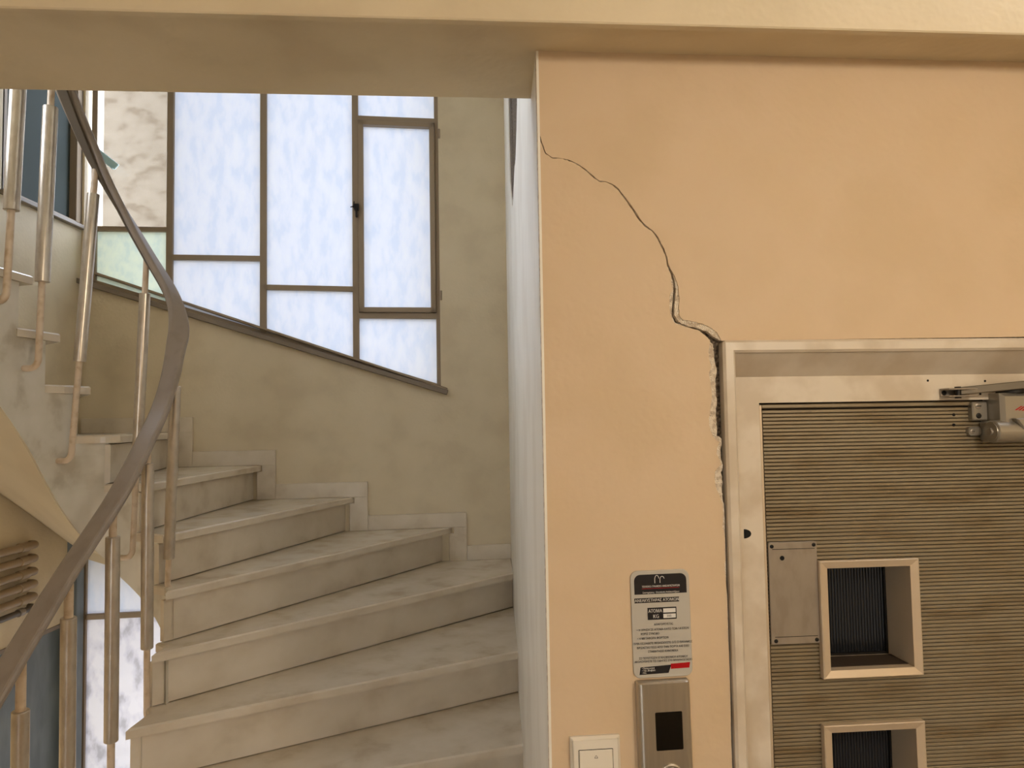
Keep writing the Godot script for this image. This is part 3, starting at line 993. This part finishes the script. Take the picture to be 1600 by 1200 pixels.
func rounded(x0: float, x1: float, y0: float, y1: float, r: float) -> PackedVector2Array:
	var p := PackedVector2Array()
	var cs := [[x1 - r, y1 - r, 0.0], [x0 + r, y1 - r, PI / 2], [x0 + r, y0 + r, PI], [x1 - r, y0 + r, PI * 1.5]]
	for c in cs:
		for k in 7:
			var a: float = c[2] + PI / 2 * k / 6
			p.append(Vector2(c[0] + cos(a) * r, c[1] + sin(a) * r))
	return p

func vision(leaf: Node3D, x0: float, x1: float, y0: float, y1: float) -> void:
	var v := node_under("vision_panel", leaf)
	var b := 0.0145          # width of the face strips
	var zf := -0.0470
	var zo := -0.0600
	var deep := -0.130
	var o := [Vector2(x0, y0), Vector2(x1, y0), Vector2(x1, y1), Vector2(x0, y1)]
	var i := [Vector2(x0 + b, y0 + b * 0.9), Vector2(x1 - b, y0 + b * 0.9), Vector2(x1 - b, y1 - b * 0.9), Vector2(x0 + b, y1 - b * 0.9)]
	for k in 4:
		var l := (k + 1) % 4
		var m := MB.new()
		var out: Vector3 = v3xy((o[k] + o[l]) * 0.5 - (o[(k + 2) % 4] + o[(l + 2) % 4]) * 0.5, 0)
		var of0 := v3xy(o[k].lerp(i[k], 0.12), zf)
		var of1 := v3xy(o[l].lerp(i[l], 0.12), zf)
		m.quad(v3xy(o[k], zo), v3xy(o[l], zo), v3xy(o[l], zf - 0.0015), v3xy(o[k], zf - 0.0015), out)
		m.quad(v3xy(o[k], zf - 0.0015), v3xy(o[l], zf - 0.0015), of1, of0, out + Vector3(0, 0, 0.1))
		m.quad(of0, of1, v3xy(i[l], zf - 0.004), v3xy(i[k], zf - 0.004), Vector3.BACK)
		obj("face_strip", m, M.bronze_frame, v)
		m = MB.new()
		m.quad(v3xy(i[k], zf - 0.004), v3xy(i[l], zf - 0.004), v3xy(i[l], deep), v3xy(i[k], deep), -out)
		obj("lining", m, M.vision_lining, v)
	# dark bead round the glass
	var bm := MB.new()
	var bd := 0.004
	bm.rect(i[0].x, i[1].x, i[0].y, i[0].y + bd, deep, deep + 0.004)
	bm.rect(i[0].x, i[1].x, i[2].y - bd, i[2].y, deep, deep + 0.004)
	bm.rect(i[0].x, i[0].x + bd, i[0].y, i[2].y, deep, deep + 0.004)
	bm.rect(i[1].x - bd, i[1].x, i[0].y, i[2].y, deep, deep + 0.004)
	obj("glazing_bead", bm, M.dark_metal, v)
	# reeded glass
	var g := MB.new()
	var n := 27
	var w: float = (i[1].x - i[0].x) / n
	for k in n:
		var xa: float = i[0].x + w * k
		for s in 6:
			var a0 := PI * s / 6.0
			var a1 := PI * (s + 1) / 6.0
			var p0 := Vector2(xa + w * 0.5 - cos(a0) * w * 0.5, deep - 0.004 + sin(a0) * w * 0.35)
			var p1 := Vector2(xa + w * 0.5 - cos(a1) * w * 0.5, deep - 0.004 + sin(a1) * w * 0.35)
			g.quad(Vector3(p0.x, i[0].y, p0.y), Vector3(p1.x, i[0].y, p1.y), Vector3(p1.x, i[2].y, p1.y), Vector3(p0.x, i[2].y, p0.y), Vector3(-cos((a0 + a1) / 2), 0, sin((a0 + a1) / 2)), k + 2)
	obj("reeded_glass", g, M.reeded_glass, v)

func v3xy(p: Vector2, z: float) -> Vector3:
	return Vector3(p.x, p.y, z)

# ---------------------------------------------------------------- door closer
func build_closer() -> void:
	var c := thing("door_closer", "silver hydraulic door closer with a hinged arm above the lift door", "door closer", FW * Transform3D(Basis.IDENTITY, Vector3(0.75, 1.86, -0.06)))
	var z := 0.0
	# coordinates relative to x .75, y 1.86 on the door face
	var m := MB.new()
	var cy := 0.0
	m.lathe(Vector3(0.026, cy, 0.036), Vector3.RIGHT, [[0.0, 0.0], [0.0, 0.0175], [0.002, 0.0195], [0.14, 0.0195], [0.142, 0.0]], 32)
	m.rect(0.03, 0.16, -0.018, 0.018, 0.0, 0.036, 0.003)
	obj("spring_tube", m, M.closer_aluminium, c)
	m = MB.new()
	m.lathe(Vector3(0.0262, cy, 0.036), Vector3.LEFT, [[0.0, 0.0165], [0.0015, 0.016], [0.0015, 0.0065]], 32)
	var cap := obj("end_cap", m, M.closer_aluminium, c)
	m = MB.new()
	m.lathe(Vector3(0.0255, cy, 0.036), Vector3.LEFT, [[0.0, 0.0072], [0.004, 0.0066], [0.004, 0.0]], 6)
	obj("adjusting_nut", m, M.plate_metal, cap)
	# lug with screw beside the cap
	m = MB.new()
	m.prism(rounded(0.006, 0.030, -0.0075, 0.0085, 0.006), 0.0, 0.008, 0.001)
	var lug := obj("fixing_lug", m, M.closer_aluminium, c)
	screw("screw", lug, Vector3(0.0125, 0.0005, 0.008), 0.0042, M.plate_metal)
	# upper body
	m = MB.new()
	m.prism(poly([0.040, 0.010, 0.040, 0.066, 0.150, 0.066, 0.150, 0.010]), 0.0, 0.046, 0.006)
	obj("body", m, M.closer_aluminium, c)
	m = MB.new()
	m.prism(poly([0.056, 0.022, 0.070, 0.002, 0.076, 0.009, 0.120, 0.009, 0.120, 0.022]), 0.03, 0.0575, 0.002)
	obj("shield_plate", m, M.closer_aluminium, c)
	m = MB.new()
	m.prism(rounded(0.012, 0.040, 0.019, 0.052, 0.003), 0.0, 0.012, 0.002)
	var ear := obj("fixing_ear", m, M.closer_aluminium, c)
	screw("screw", ear, Vector3(0.0225, 0.0445, 0.012), 0.0056, M.plate_metal)
	screw("screw", ear, Vector3(0.0225, 0.0275, 0.012), 0.0050)
	# red emblem: a lozenge of slanted stripes
	m = MB.new()
	for k in 3:
		var x := 0.062 + k * 0.006
		m.prism(poly([x, 0.036 - k * 0.0005, x + 0.012, 0.043, x + 0.016, 0.043, x + 0.004, 0.036 - k * 0.0005]), 0.046, 0.0464)
	var em := obj("emblem", m, M.sign_red, c)
	em.set_meta("label", "red striped emblem")
	# spindle with black knurled collar
	m = MB.new()
	m.lathe(Vector3(0.075, 0.066, 0.025), Vector3.UP, [[0.0, 0.0], [0.0, 0.024], [0.010, 0.024], [0.010, 0.0]], 28)
	obj("spindle_collar", m, M.dark_metal, c)
	# arm: flat bar to the bracket on the frame head
	m = MB.new()
	var a := Vector3(-0.030, 0.070, 0.030)
	var b := Vector3(0.130, 0.0835, 0.064)
	var dir := (b - a).normalized()
	var xf := Transform3D(Basis(dir, Vector3.UP.slide(dir).normalized(), dir.cross(Vector3.UP.slide(dir).normalized())), (a + b) / 2)
	m.box(Vector3.ZERO, Vector3(a.distance_to(b), 0.0135, 0.006), 0.0012, xf)
	obj("arm", m, M.closer_arm_steel, c)
	# bracket shoe
	var br := MB.new()
	br.rect(-0.050, 0.004, 0.0605, 0.0755, 0.015, 0.018, 0.001)
	br.rect(-0.050, 0.004, 0.0725, 0.0755, 0.017, 0.040, 0.0008)
	br.rect(-0.050, 0.004, 0.0605, 0.0630, 0.017, 0.040, 0.0008)
	var shoe := obj("bracket", br, M.plate_metal, c)
	br = MB.new()
	br.tube([Vector3(-0.028, 0.058, 0.032), Vector3(-0.028, 0.078, 0.032)], [0.005], 14)
	obj("hinge_pin", br, M.dark_metal, shoe)
	screw("screw", shoe, Vector3(-0.0435, 0.068, 0.018), 0.0045)

# ---------------------------------------------------------------- railing
func build_railing() -> void:
	var r := thing("stair_railing", "curving taupe plastic handrail on aluminium sleeved balusters round the stair well", "railing", Transform3D.IDENTITY)
	var key := [Vector3(-1.216, 1.045, -1.470), Vector3(-1.195, 1.196, -1.620), Vector3(-1.190, 1.354, -1.800), Vector3(-1.180, 1.504, -1.970), Vector3(-1.152, 1.661, -2.130), Vector3(-1.138, 1.765, -2.220), Vector3(-1.128, 1.846, -2.280), Vector3(-1.115, 1.950, -2.350), Vector3(-1.104, 2.076, -2.400), Vector3(-1.106, 2.206, -2.430), Vector3(-1.144, 2.328, -2.450), Vector3(-1.228, 2.468, -2.460), Vector3(-1.309, 2.614, -2.450), Vector3(-1.374, 2.761, -2.410), Vector3(-1.407, 2.904, -2.335), Vector3(-1.421, 3.034, -2.245), Vector3(-1.433, 3.167, -2.120), Vector3(-1.453, 3.298, -1.970), Vector3(-1.463, 3.398, -1.800)]
	var pts := []
	for i in key.size() - 1:
		for k in 8:
			pts.append(key[i].cubic_interpolate(key[i + 1], key[maxi(i - 1, 0)], key[mini(i + 2, key.size() - 1)], k / 8.0))
	pts.append(key[key.size() - 1])
	var ups := []
	for p in pts:
		ups.append(Vector3.UP)
	var prof := PackedVector2Array()
	var w := 0.033
	for k in 7:
		var a := -PI / 2 + PI * k / 6
		prof.append(Vector2(w - 0.010 + cos(a) * 0.010, 0.012 + sin(a) * 0.011))
	for k in 7:
		var a := PI / 2 + PI * k / 6
		prof.append(Vector2(-w + 0.010 + cos(a) * 0.010, 0.012 + sin(a) * 0.011))
	var m := MB.new()
	m.sweep(pts, ups, prof)
	obj("handrail", m, M.handrail_plastic, r)
	m = MB.new()
	m.sweep(pts, ups, poly([-0.016, -0.007, 0.016, -0.007, 0.016, 0.002, -0.016, 0.002]))
	obj("flat_bar", m, M.rail_bar, r)
	# balusters: foot, top, sleeve from and to (share of the length), rod and sleeve radius, side of the elbow
	var bal := [
		[Vector3(-1.474, 2.270, -2.135), Vector3(-1.433, 3.167, -2.120), 0.298, 0.950, 0.0105, 0.0215, -1],
		[Vector3(-1.455, 2.082, -2.255), Vector3(-1.421, 3.024, -2.245), 0.283, 0.872, 0.0100, 0.0215, -1],
		[Vector3(-1.459, 1.788, -2.440), Vector3(-1.376, 2.761, -2.410), 0.338, 0.917, 0.0100, 0.0190, -1],
		[Vector3(-1.295, 1.453, -2.520), Vector3(-1.228, 2.468, -2.460), 0.334, 0.887, 0.0095, 0.0175, -1],
		[Vector3(-1.166, 1.342, -2.500), Vector3(-1.105, 2.131, -2.420), 0.143, 0.878, 0.0095, 0.0175, 1],
		[Vector3(-1.158, 0.972, -2.350), Vector3(-1.128, 1.846, -2.280), 0.269, 0.936, 0.0095, 0.0185, 1],
		[Vector3(-1.176, 0.734, -2.180), Vector3(-1.152, 1.661, -2.130), 0.281, 0.921, 0.0105, 0.0195, 1],
		[Vector3(-1.204, 0.574, -2.020), Vector3(-1.180, 1.504, -1.970), 0.253, 0.889, 0.0115, 0.0195, 1],
		[Vector3(-1.218, 0.493, -1.850), Vector3(-1.190, 1.354, -1.800), 0.161, 0.849, 0.0115, 0.0195, 1],
		[Vector3(-1.228, 0.393, -1.670), Vector3(-1.195, 1.196, -1.620), 0.172, 0.862, 0.0115, 0.0195, 1]]
	for b in bal:
		var foot: Vector3 = b[0]
		var top: Vector3 = b[1] + Vector3(0, -0.006, 0)
		var rr: float = b[4]
		var path := []
		var e := 0.03
		# elbow turning in to the stringer
		var to_string := Vector3(b[6], 0, -0.25).normalized()
		path.append(foot + to_string * 0.055)
		path.append(foot + to_string * e)
		for k in range(1, 6):
			var a := PI / 2 * k / 5.0
			path.append(foot + to_string * (e - sin(a) * e) + Vector3(0, e - cos(a) * e, 0))
		path.append(top)
		m = MB.new()
		m.tube(path, [rr], 14)
		var bb := obj("baluster", m, M.rod_paint, r)
		m = MB.new()
		var s0: Vector3 = foot.lerp(top, b[2])
		var s1: Vector3 = foot.lerp(top, b[3])
		var rs: float = b[5]
		var l := s0.distance_to(s1)
		m.lathe(s0, (s1 - s0).normalized(), [[0.001, rr], [0.001, rs - 0.0015], [0.0025, rs], [l - 0.0025, rs], [l - 0.001, rs - 0.0015], [l - 0.001, rr]], 20)
		obj("sleeve", m, M.sleeve_aluminium, bb)

# ---------------------------------------------------------------- skirting
func build_skirting() -> void:
	var b := structure("baseboard_back", "stepped marble skirting along the wall behind the stairs", "skirting", FB)
	var h := 0.075
	var t := 0.016
	# riser ends on the wall: index of tread, s
	var ends := {7: -.302, 8: -.800, 9: -1.250, 10: -1.645}
	var prev := -0.006
	for i in range(6, 11):
		var y := tread_y(i)
		var s1: float = (ends[i + 1] + 0.068) if ends.has(i + 1) else -2.09
		var m := MB.new()
		m.rect(s1, prev, y, y + h, 0.0, t, 0.002)
		obj("skirting_board", m, M.stair_marble, b)
		if ends.has(i + 1):
			m = MB.new()
			var e: float = ends[i + 1]
			m.prism(poly([e - 0.022, y, s1, y, s1, y + GO, e + 0.002, y + GO, e + 0.002, y + GO - 0.03, e - 0.022, y + GO - 0.03]), 0.0, t, 0.0015)
			obj("skirting_upright", m, M.stair_marble, b)
		prev = s1

# ---------------------------------------------------------------- pipes
func build_pipes() -> void:
	var ys := [1.400, 1.343, 1.287, 1.234, 1.180, 1.134]
	var nth := ["topmost of six tan painted pipes turning into the left wall", "second pipe down of the six tan pipes on the left wall", "third pipe down of the six tan pipes on the left wall", "fourth pipe down of the six tan pipes on the left wall", "fifth pipe down of the six, just above the dark one", "lowest pipe of the six, bare dark grey metal with a fitting"]
	for k in 6:
		var p := thing("pipe", nth[k], "pipe", FL * Transform3D(Basis.IDENTITY, Vector3(-0.35, ys[k], 0.0)), "pipes on the left wall")
		var m := MB.new()
		var r := 0.0165 if k < 5 else 0.0125
		var z := 0.034
		var path := [Vector3(-2.6, 0.0, z), Vector3(-0.024, 0, z)]
		for j in range(1, 7):
			var a := PI / 2 * j / 6.0
			path.append(Vector3(-0.024 + sin(a) * 0.024, 0, z - 0.024 + cos(a) * 0.024))
		path.append(Vector3(0.0, 0, 0.0))
		m.tube(path, [r], 16)
		obj("tube", m, M.pipe_paint if k < 5 else M.pipe_dark, p)
		m = MB.new()
		m.lathe(Vector3(-0.115, 0, z), Vector3.RIGHT, [[0.0, r], [0.0, r + 0.004], [0.05 if k < 5 else 0.028, r + 0.004], [0.05 if k < 5 else 0.028, r]], 20)
		obj("socket", m, M.pipe_paint if k < 5 else M.plate_metal, p)

# ---------------------------------------------------------------- notice on the wall
func words(parent: Node3D, called: String, txt: String, x: float, y: float, h: float, m: Material, bold := false, align := HORIZONTAL_ALIGNMENT_LEFT, squeeze := 1.0) -> void:
	var f := SystemFont.new()
	f.font_names = PackedStringArray(["Droid Sans"])
	var t := TextMesh.new()
	t.text = txt.replace("\u039d", "N")
	t.font = f
	t.font_size = 32
	t.pixel_size = h / 23.0
	t.depth = 0.0003
	t.curve_step = 2.0
	t.horizontal_alignment = align
	t.vertical_alignment = VERTICAL_ALIGNMENT_CENTER
	put(called, t, m, parent, Transform3D(Basis.from_scale(Vector3(squeeze, 1, 1)), Vector3(x, y, 0.0036)))

func build_sign() -> void:
	var W := 0.0955
	var H := 0.168
	var s := thing("lift_notice", "rounded grey plastic lift notice with Greek lettering above the call panel", "notice", FW * Transform3D(Basis(Vector3.BACK, deg_to_rad(0.6)), Vector3(.1845, 1.4815, 0.0)))
	var m := MB.new()
	m.prism(rounded(-W / 2, W / 2, 0, H, 0.0115), 0.0, 0.003, 0.0008)
	obj("board", m, M.sign_grey, s)
	# flat print, a hair above the board
	var z0 := 0.003
	var z1 := 0.0033
	m = MB.new()
	var hp := PackedVector2Array([Vector2(-0.042, 0.131), Vector2(0.043, 0.131)])
	for k in 7:
		hp.append(Vector2(0.033 + cos(PI / 2 * k / 6) * 0.010, 0.152 + sin(PI / 2 * k / 6) * 0.010))
	for k in 7:
		hp.append(Vector2(-0.032 + cos(PI / 2 + PI / 2 * k / 6) * 0.010, 0.152 + sin(PI / 2 + PI / 2 * k / 6) * 0.010))
	m.prism(hp, z0, z1)
	obj("header_block", m, M.sign_dark, s)
	m = MB.new()
	m.rect(-0.0425, 0.030, 0.1175, 0.1250, z0, z1)
	obj("title_block", m, M.sign_dark, s)
	m = MB.new()
	m.rect(-0.022, 0.025, 0.0905, 0.1095, z0, z1)
	obj("load_block", m, M.sign_dark, s)
	m = MB.new()
	m.rect(0.0035, 0.0235, 0.1010, 0.1075, z0, z1 + 0.0002)
	m.rect(0.0035, 0.0235, 0.0925, 0.0990, z0, z1 + 0.0002)
	obj("load_field", m, M.sign_white, s)
	m = MB.new()
	m.prism(poly([-0.0385, 0.0055, 0.0085, 0.0065, 0.0135, 0.0190, -0.0365, 0.0170]), z0, z1)
	obj("address_block", m, M.sign_dark, s)
	m = MB.new()
	m.prism(poly([0.0125, 0.0125, 0.0425, 0.0130, 0.0440, 0.0215, 0.0125, 0.0205]), z0, z1)
	obj("corner_block", m, M.sign_red, s)
	# emblem: two arcs like an open M
	m = MB.new()
	for q in [[-0.005, 1.0], [0.0035, 0.75]]:
		var arc := []
		for k in 9:
			var a := PI * 1.05 - PI * 0.95 * k / 8.0
			arc.append(Vector3(q[0] + cos(a) * 0.0035, 0.153 + sin(a) * 0.0072 * q[1] - (0.004 if k == 0 else 0.0), z1))
		m.tube(arc, [0.0005], 6)
	obj("emblem", m, M.sign_white, s)
	m = MB.new()
	m.rect(-0.030, 0.031, 0.1395, 0.1401, z1, z1 + 0.0001)
	obj("red_rule", m, M.sign_red, s)
	var c := HORIZONTAL_ALIGNMENT_CENTER
	words(s, "lettering", "ΤΕΧΝΙΚΟ ΓΡΑΦΕΙΟ ΑΝΕΛΚΥΣΤΗΡΩΝ", 0.001, 0.1430, 0.0028, M.sign_white, false, c)
	words(s, "lettering", "Συντηρήσεις · Επισκευές Ανελκυστήρων", 0.001, 0.1335, 0.0024, M.sign_white, false, c)
	words(s, "lettering", "ΑΝΕΛΚΥΣΤΗΡΑΣ ΑΤΟΜΩΝ", -0.006, 0.1213, 0.0042, M.sign_white, true, c, 1.08)
	words(s, "lettering", "ΑΤΟΜΑ", -0.0095, 0.1043, 0.0050, M.sign_white, true, c, 0.95)
	words(s, "lettering", "KG", -0.0085, 0.0957, 0.0052, M.sign_white, true, c, 1.1)
	words(s, "lettering", "300", 0.0125, 0.0957, 0.0034, M.sign_dark, false, c)
	words(s, "lettering", "ΑΠΑΓΟΡΕΥΕΤΑΙ", 0.003, 0.0832, 0.0033, M.sign_dark, true, c)
	words(s, "lettering", "• Η ΧΡΗΣΗ ΣΕ ΑΤΟΜΑ ΚΑΤΩ ΤΩΝ 14 ΕΤΩΝ", -0.0405, 0.0752, 0.0032, M.sign_dark, false, HORIZONTAL_ALIGNMENT_LEFT, 1.02)
	words(s, "lettering", "ΧΩΡΙΣ ΣΥΝΟΔΟ", -0.0345, 0.0690, 0.0032, M.sign_dark)
	words(s, "lettering", "• Η ΜΕΤΑΦΟΡΑ ΦΟΡΤΙΩΝ", -0.0405, 0.0620, 0.0032, M.sign_dark)
	words(s, "lettering", "ΠΡΙΝ ΕΙΣΕΛΘΕΤΕ ΒΕΒΑΙΩΘΕΙΤΕ ΟΤΙ Ο ΘΑΛΑΜΟΣ", 0.001, 0.0540, 0.0032, M.sign_dark, false, c)
	words(s, "lettering", "ΒΡΙΣΚΕΤΑΙ ΠΙΣΩ ΑΠΟ ΤΗΝ ΠΟΡΤΑ ΚΑΙ ΕΧΕΙ", 0.001, 0.0475, 0.0032, M.sign_dark, false, c)
	words(s, "lettering", "ΣΤΑΜΑΤΗΣΕΙ ΚΑΝΟΝΙΚΑ", 0.001, 0.0410, 0.0032, M.sign_dark, false, c)
	words(s, "lettering", "ΣΕ ΠΕΡΙΠΤΩΣΗ ΕΓΚΛΩΒΙΣΜΟΥ ΑΤΟΜΟΥ", 0.001, 0.0310, 0.0032, M.sign_dark, true, c)
	words(s, "lettering", "ΑΚΟΛΟΥΘΗΣΤΕ ΤΙΣ ΟΔΗΓΙΕΣ ΣΤΟ ΜΗΧΑΝΟΣΤΑΣΙΟ", 0.001, 0.0260, 0.0030, M.sign_dark, true, c)
	for k in 3:
		words(s, "lettering", ["• Παπανικολή", "• Τηλ. Βλαβών:", "• Κιν."][k], -0.0345, 0.0152 - k * 0.0034, 0.0024, M.sign_white)

# ---------------------------------------------------------------- call panel
func build_call_panel() -> void:
	var p := thing("call_panel", "brushed steel lift call panel with black display and round button", "call panel", FW * Transform3D(Basis(Vector3.BACK, deg_to_rad(0.8)), Vector3(.1850, 1.20, 0.0)))
	var m := MB.new()
	# bowed front: profile across, extruded upwards
	var w := 0.0425
	var prof := PackedVector2Array([Vector2(-w, 0.0), Vector2(-w, 0.010)])
	for k in 7:
		var a := PI - PI / 2 * k / 6
		prof.append(Vector2(-w + 0.0095 + cos(a) * 0.0095, 0.010 + sin(a) * 0.0085))
	for k in 7:
		var a := PI / 2 - PI / 2 * k / 6
		prof.append(Vector2(w - 0.0095 + cos(a) * 0.0095, 0.010 + sin(a) * 0.0085))
	prof.append(Vector2(w, 0.0))
	# local x, y -> panel x, z ; local z -> panel y
	m.prism(prof, 0.0, 0.279, 0.002, Transform3D(Basis(Vector3.RIGHT, Vector3.BACK, Vector3.UP), Vector3.ZERO))
	obj("body", m, M.steel, p)
	m = MB.new()
	m.prism(rounded(-0.0165, 0.0265, 0.175, 0.2335, 0.002), 0.0182, 0.0192, 0.0004)
	obj("display", m, M.black_plastic, p)
	m = MB.new()
	m.lathe(Vector3(0.0055, 0.1365, 0.0183), Vector3.BACK, [[0.0, 0.0185], [0.0022, 0.0180], [0.003, 0.0160], [0.003, 0.0140], [0.0012, 0.0138], [0.0012, 0.0]], 36)
	var ring := obj("button_ring", m, M.steel, p)
	m = MB.new()
	m.lathe(Vector3(0.0055, 0.1365, 0.0193), Vector3.BACK, [[0.0, 0.0135], [0.0022, 0.0132], [0.003, 0.0120], [0.0022, 0.0]], 36)
	obj("button", m, M.plate_metal, ring)

# ---------------------------------------------------------------- light switch
func build_switch() -> void:
	var s := thing("light_switch", "cream plastic light switch on the peach wall", "light switch", FW * Transform3D(Basis(Vector3.BACK, deg_to_rad(0.4)), Vector3(.0725, 1.316, 0.0)))
	var m := MB.new()
	var x := 0.0395
	m.prism(rounded(-x, x, 0.0, 0.081, 0.002), 0.0, 0.0095, 0.0045)
	obj("plate", m, M.white_plastic, s)
	m = MB.new()
	m.prism(rounded(-0.0272, 0.0272, 0.0100, 0.0625, 0.001), 0.0, 0.0099, 0.0)
	obj("gap", m, M.hole_black, s)
	m = MB.new()
	m.prism(rounded(-0.0264, 0.0264, 0.0108, 0.0617, 0.001), 0.0, 0.0118, 0.0012)
	var rk := obj("rocker", m, M.white_plastic, s)
	# bell-like mark
	m = MB.new()
	m.tube([Vector3(-0.0022, 0.0500, 0.0118), Vector3(-0.0016, 0.0520, 0.0118), Vector3(0.0, 0.0540, 0.0118), Vector3(0.0016, 0.0520, 0.0118), Vector3(0.0022, 0.0500, 0.0118)], [0.00035], 6)
	m.tube([Vector3(-0.0026, 0.0498, 0.0118), Vector3(0.0026, 0.0498, 0.0118)], [0.00035], 6)
	obj("mark", m, M.dark_metal, rk)

# ---------------------------------------------------------------- lamps of the hall, behind the camera, and an added fill lamp in the well
func lamp(called: String, label: String, at: Vector3, wall: Vector3, energy: float, rad: float) -> void:
	var l := thing(called, label, "lamp", Transform3D(Basis.IDENTITY, at))
	var m := MB.new()
	var prof := []
	for k in 17:
		var a := PI * k / 16.0
		prof.append([rad - cos(a) * rad, maxf(sin(a) * rad, 0.0)])
	m.lathe(Vector3(0, -rad, 0), Vector3.UP, prof, 24)
	obj("globe", m, M.lamp_glass, l)
	m = MB.new()
	m.tube([wall * (rad * 0.9), wall * (rad + 0.05)], [rad * 0.55], 20)
	obj("holder", m, M.white_plastic, l)
	var o := OmniLight3D.new()
	o.name = "bulb_light"
	o.light_color = Color(1.0, 0.945, 0.87)
	o.light_energy = energy
	o.light_size = rad * 0.9
	o.omni_range = 12.0
	o.omni_attenuation = 2.0
	o.shadow_enabled = true
	l.add_child(o)

func build_lamps() -> void:
	lamp("wall_lamp", "warm white globe lamp on the hall wall facing the lift", Vector3(-0.25, 1.45, 2.04), Vector3.BACK, 0.15, 0.11)
	lamp("ceiling_lamp", "warm white globe lamp under the hall ceiling", Vector3(0.95, 2.40, 0.35), Vector3.UP, 1.15, 0.11)
	lamp("stair_fill_lamp", "added unseen fill lamp on the left wall under the upper stairs", Vector3(-1.94, 0.20, -2.30), Vector3.LEFT, 0.40, 0.10)  # added out of view to brighten the stair underside and left wall
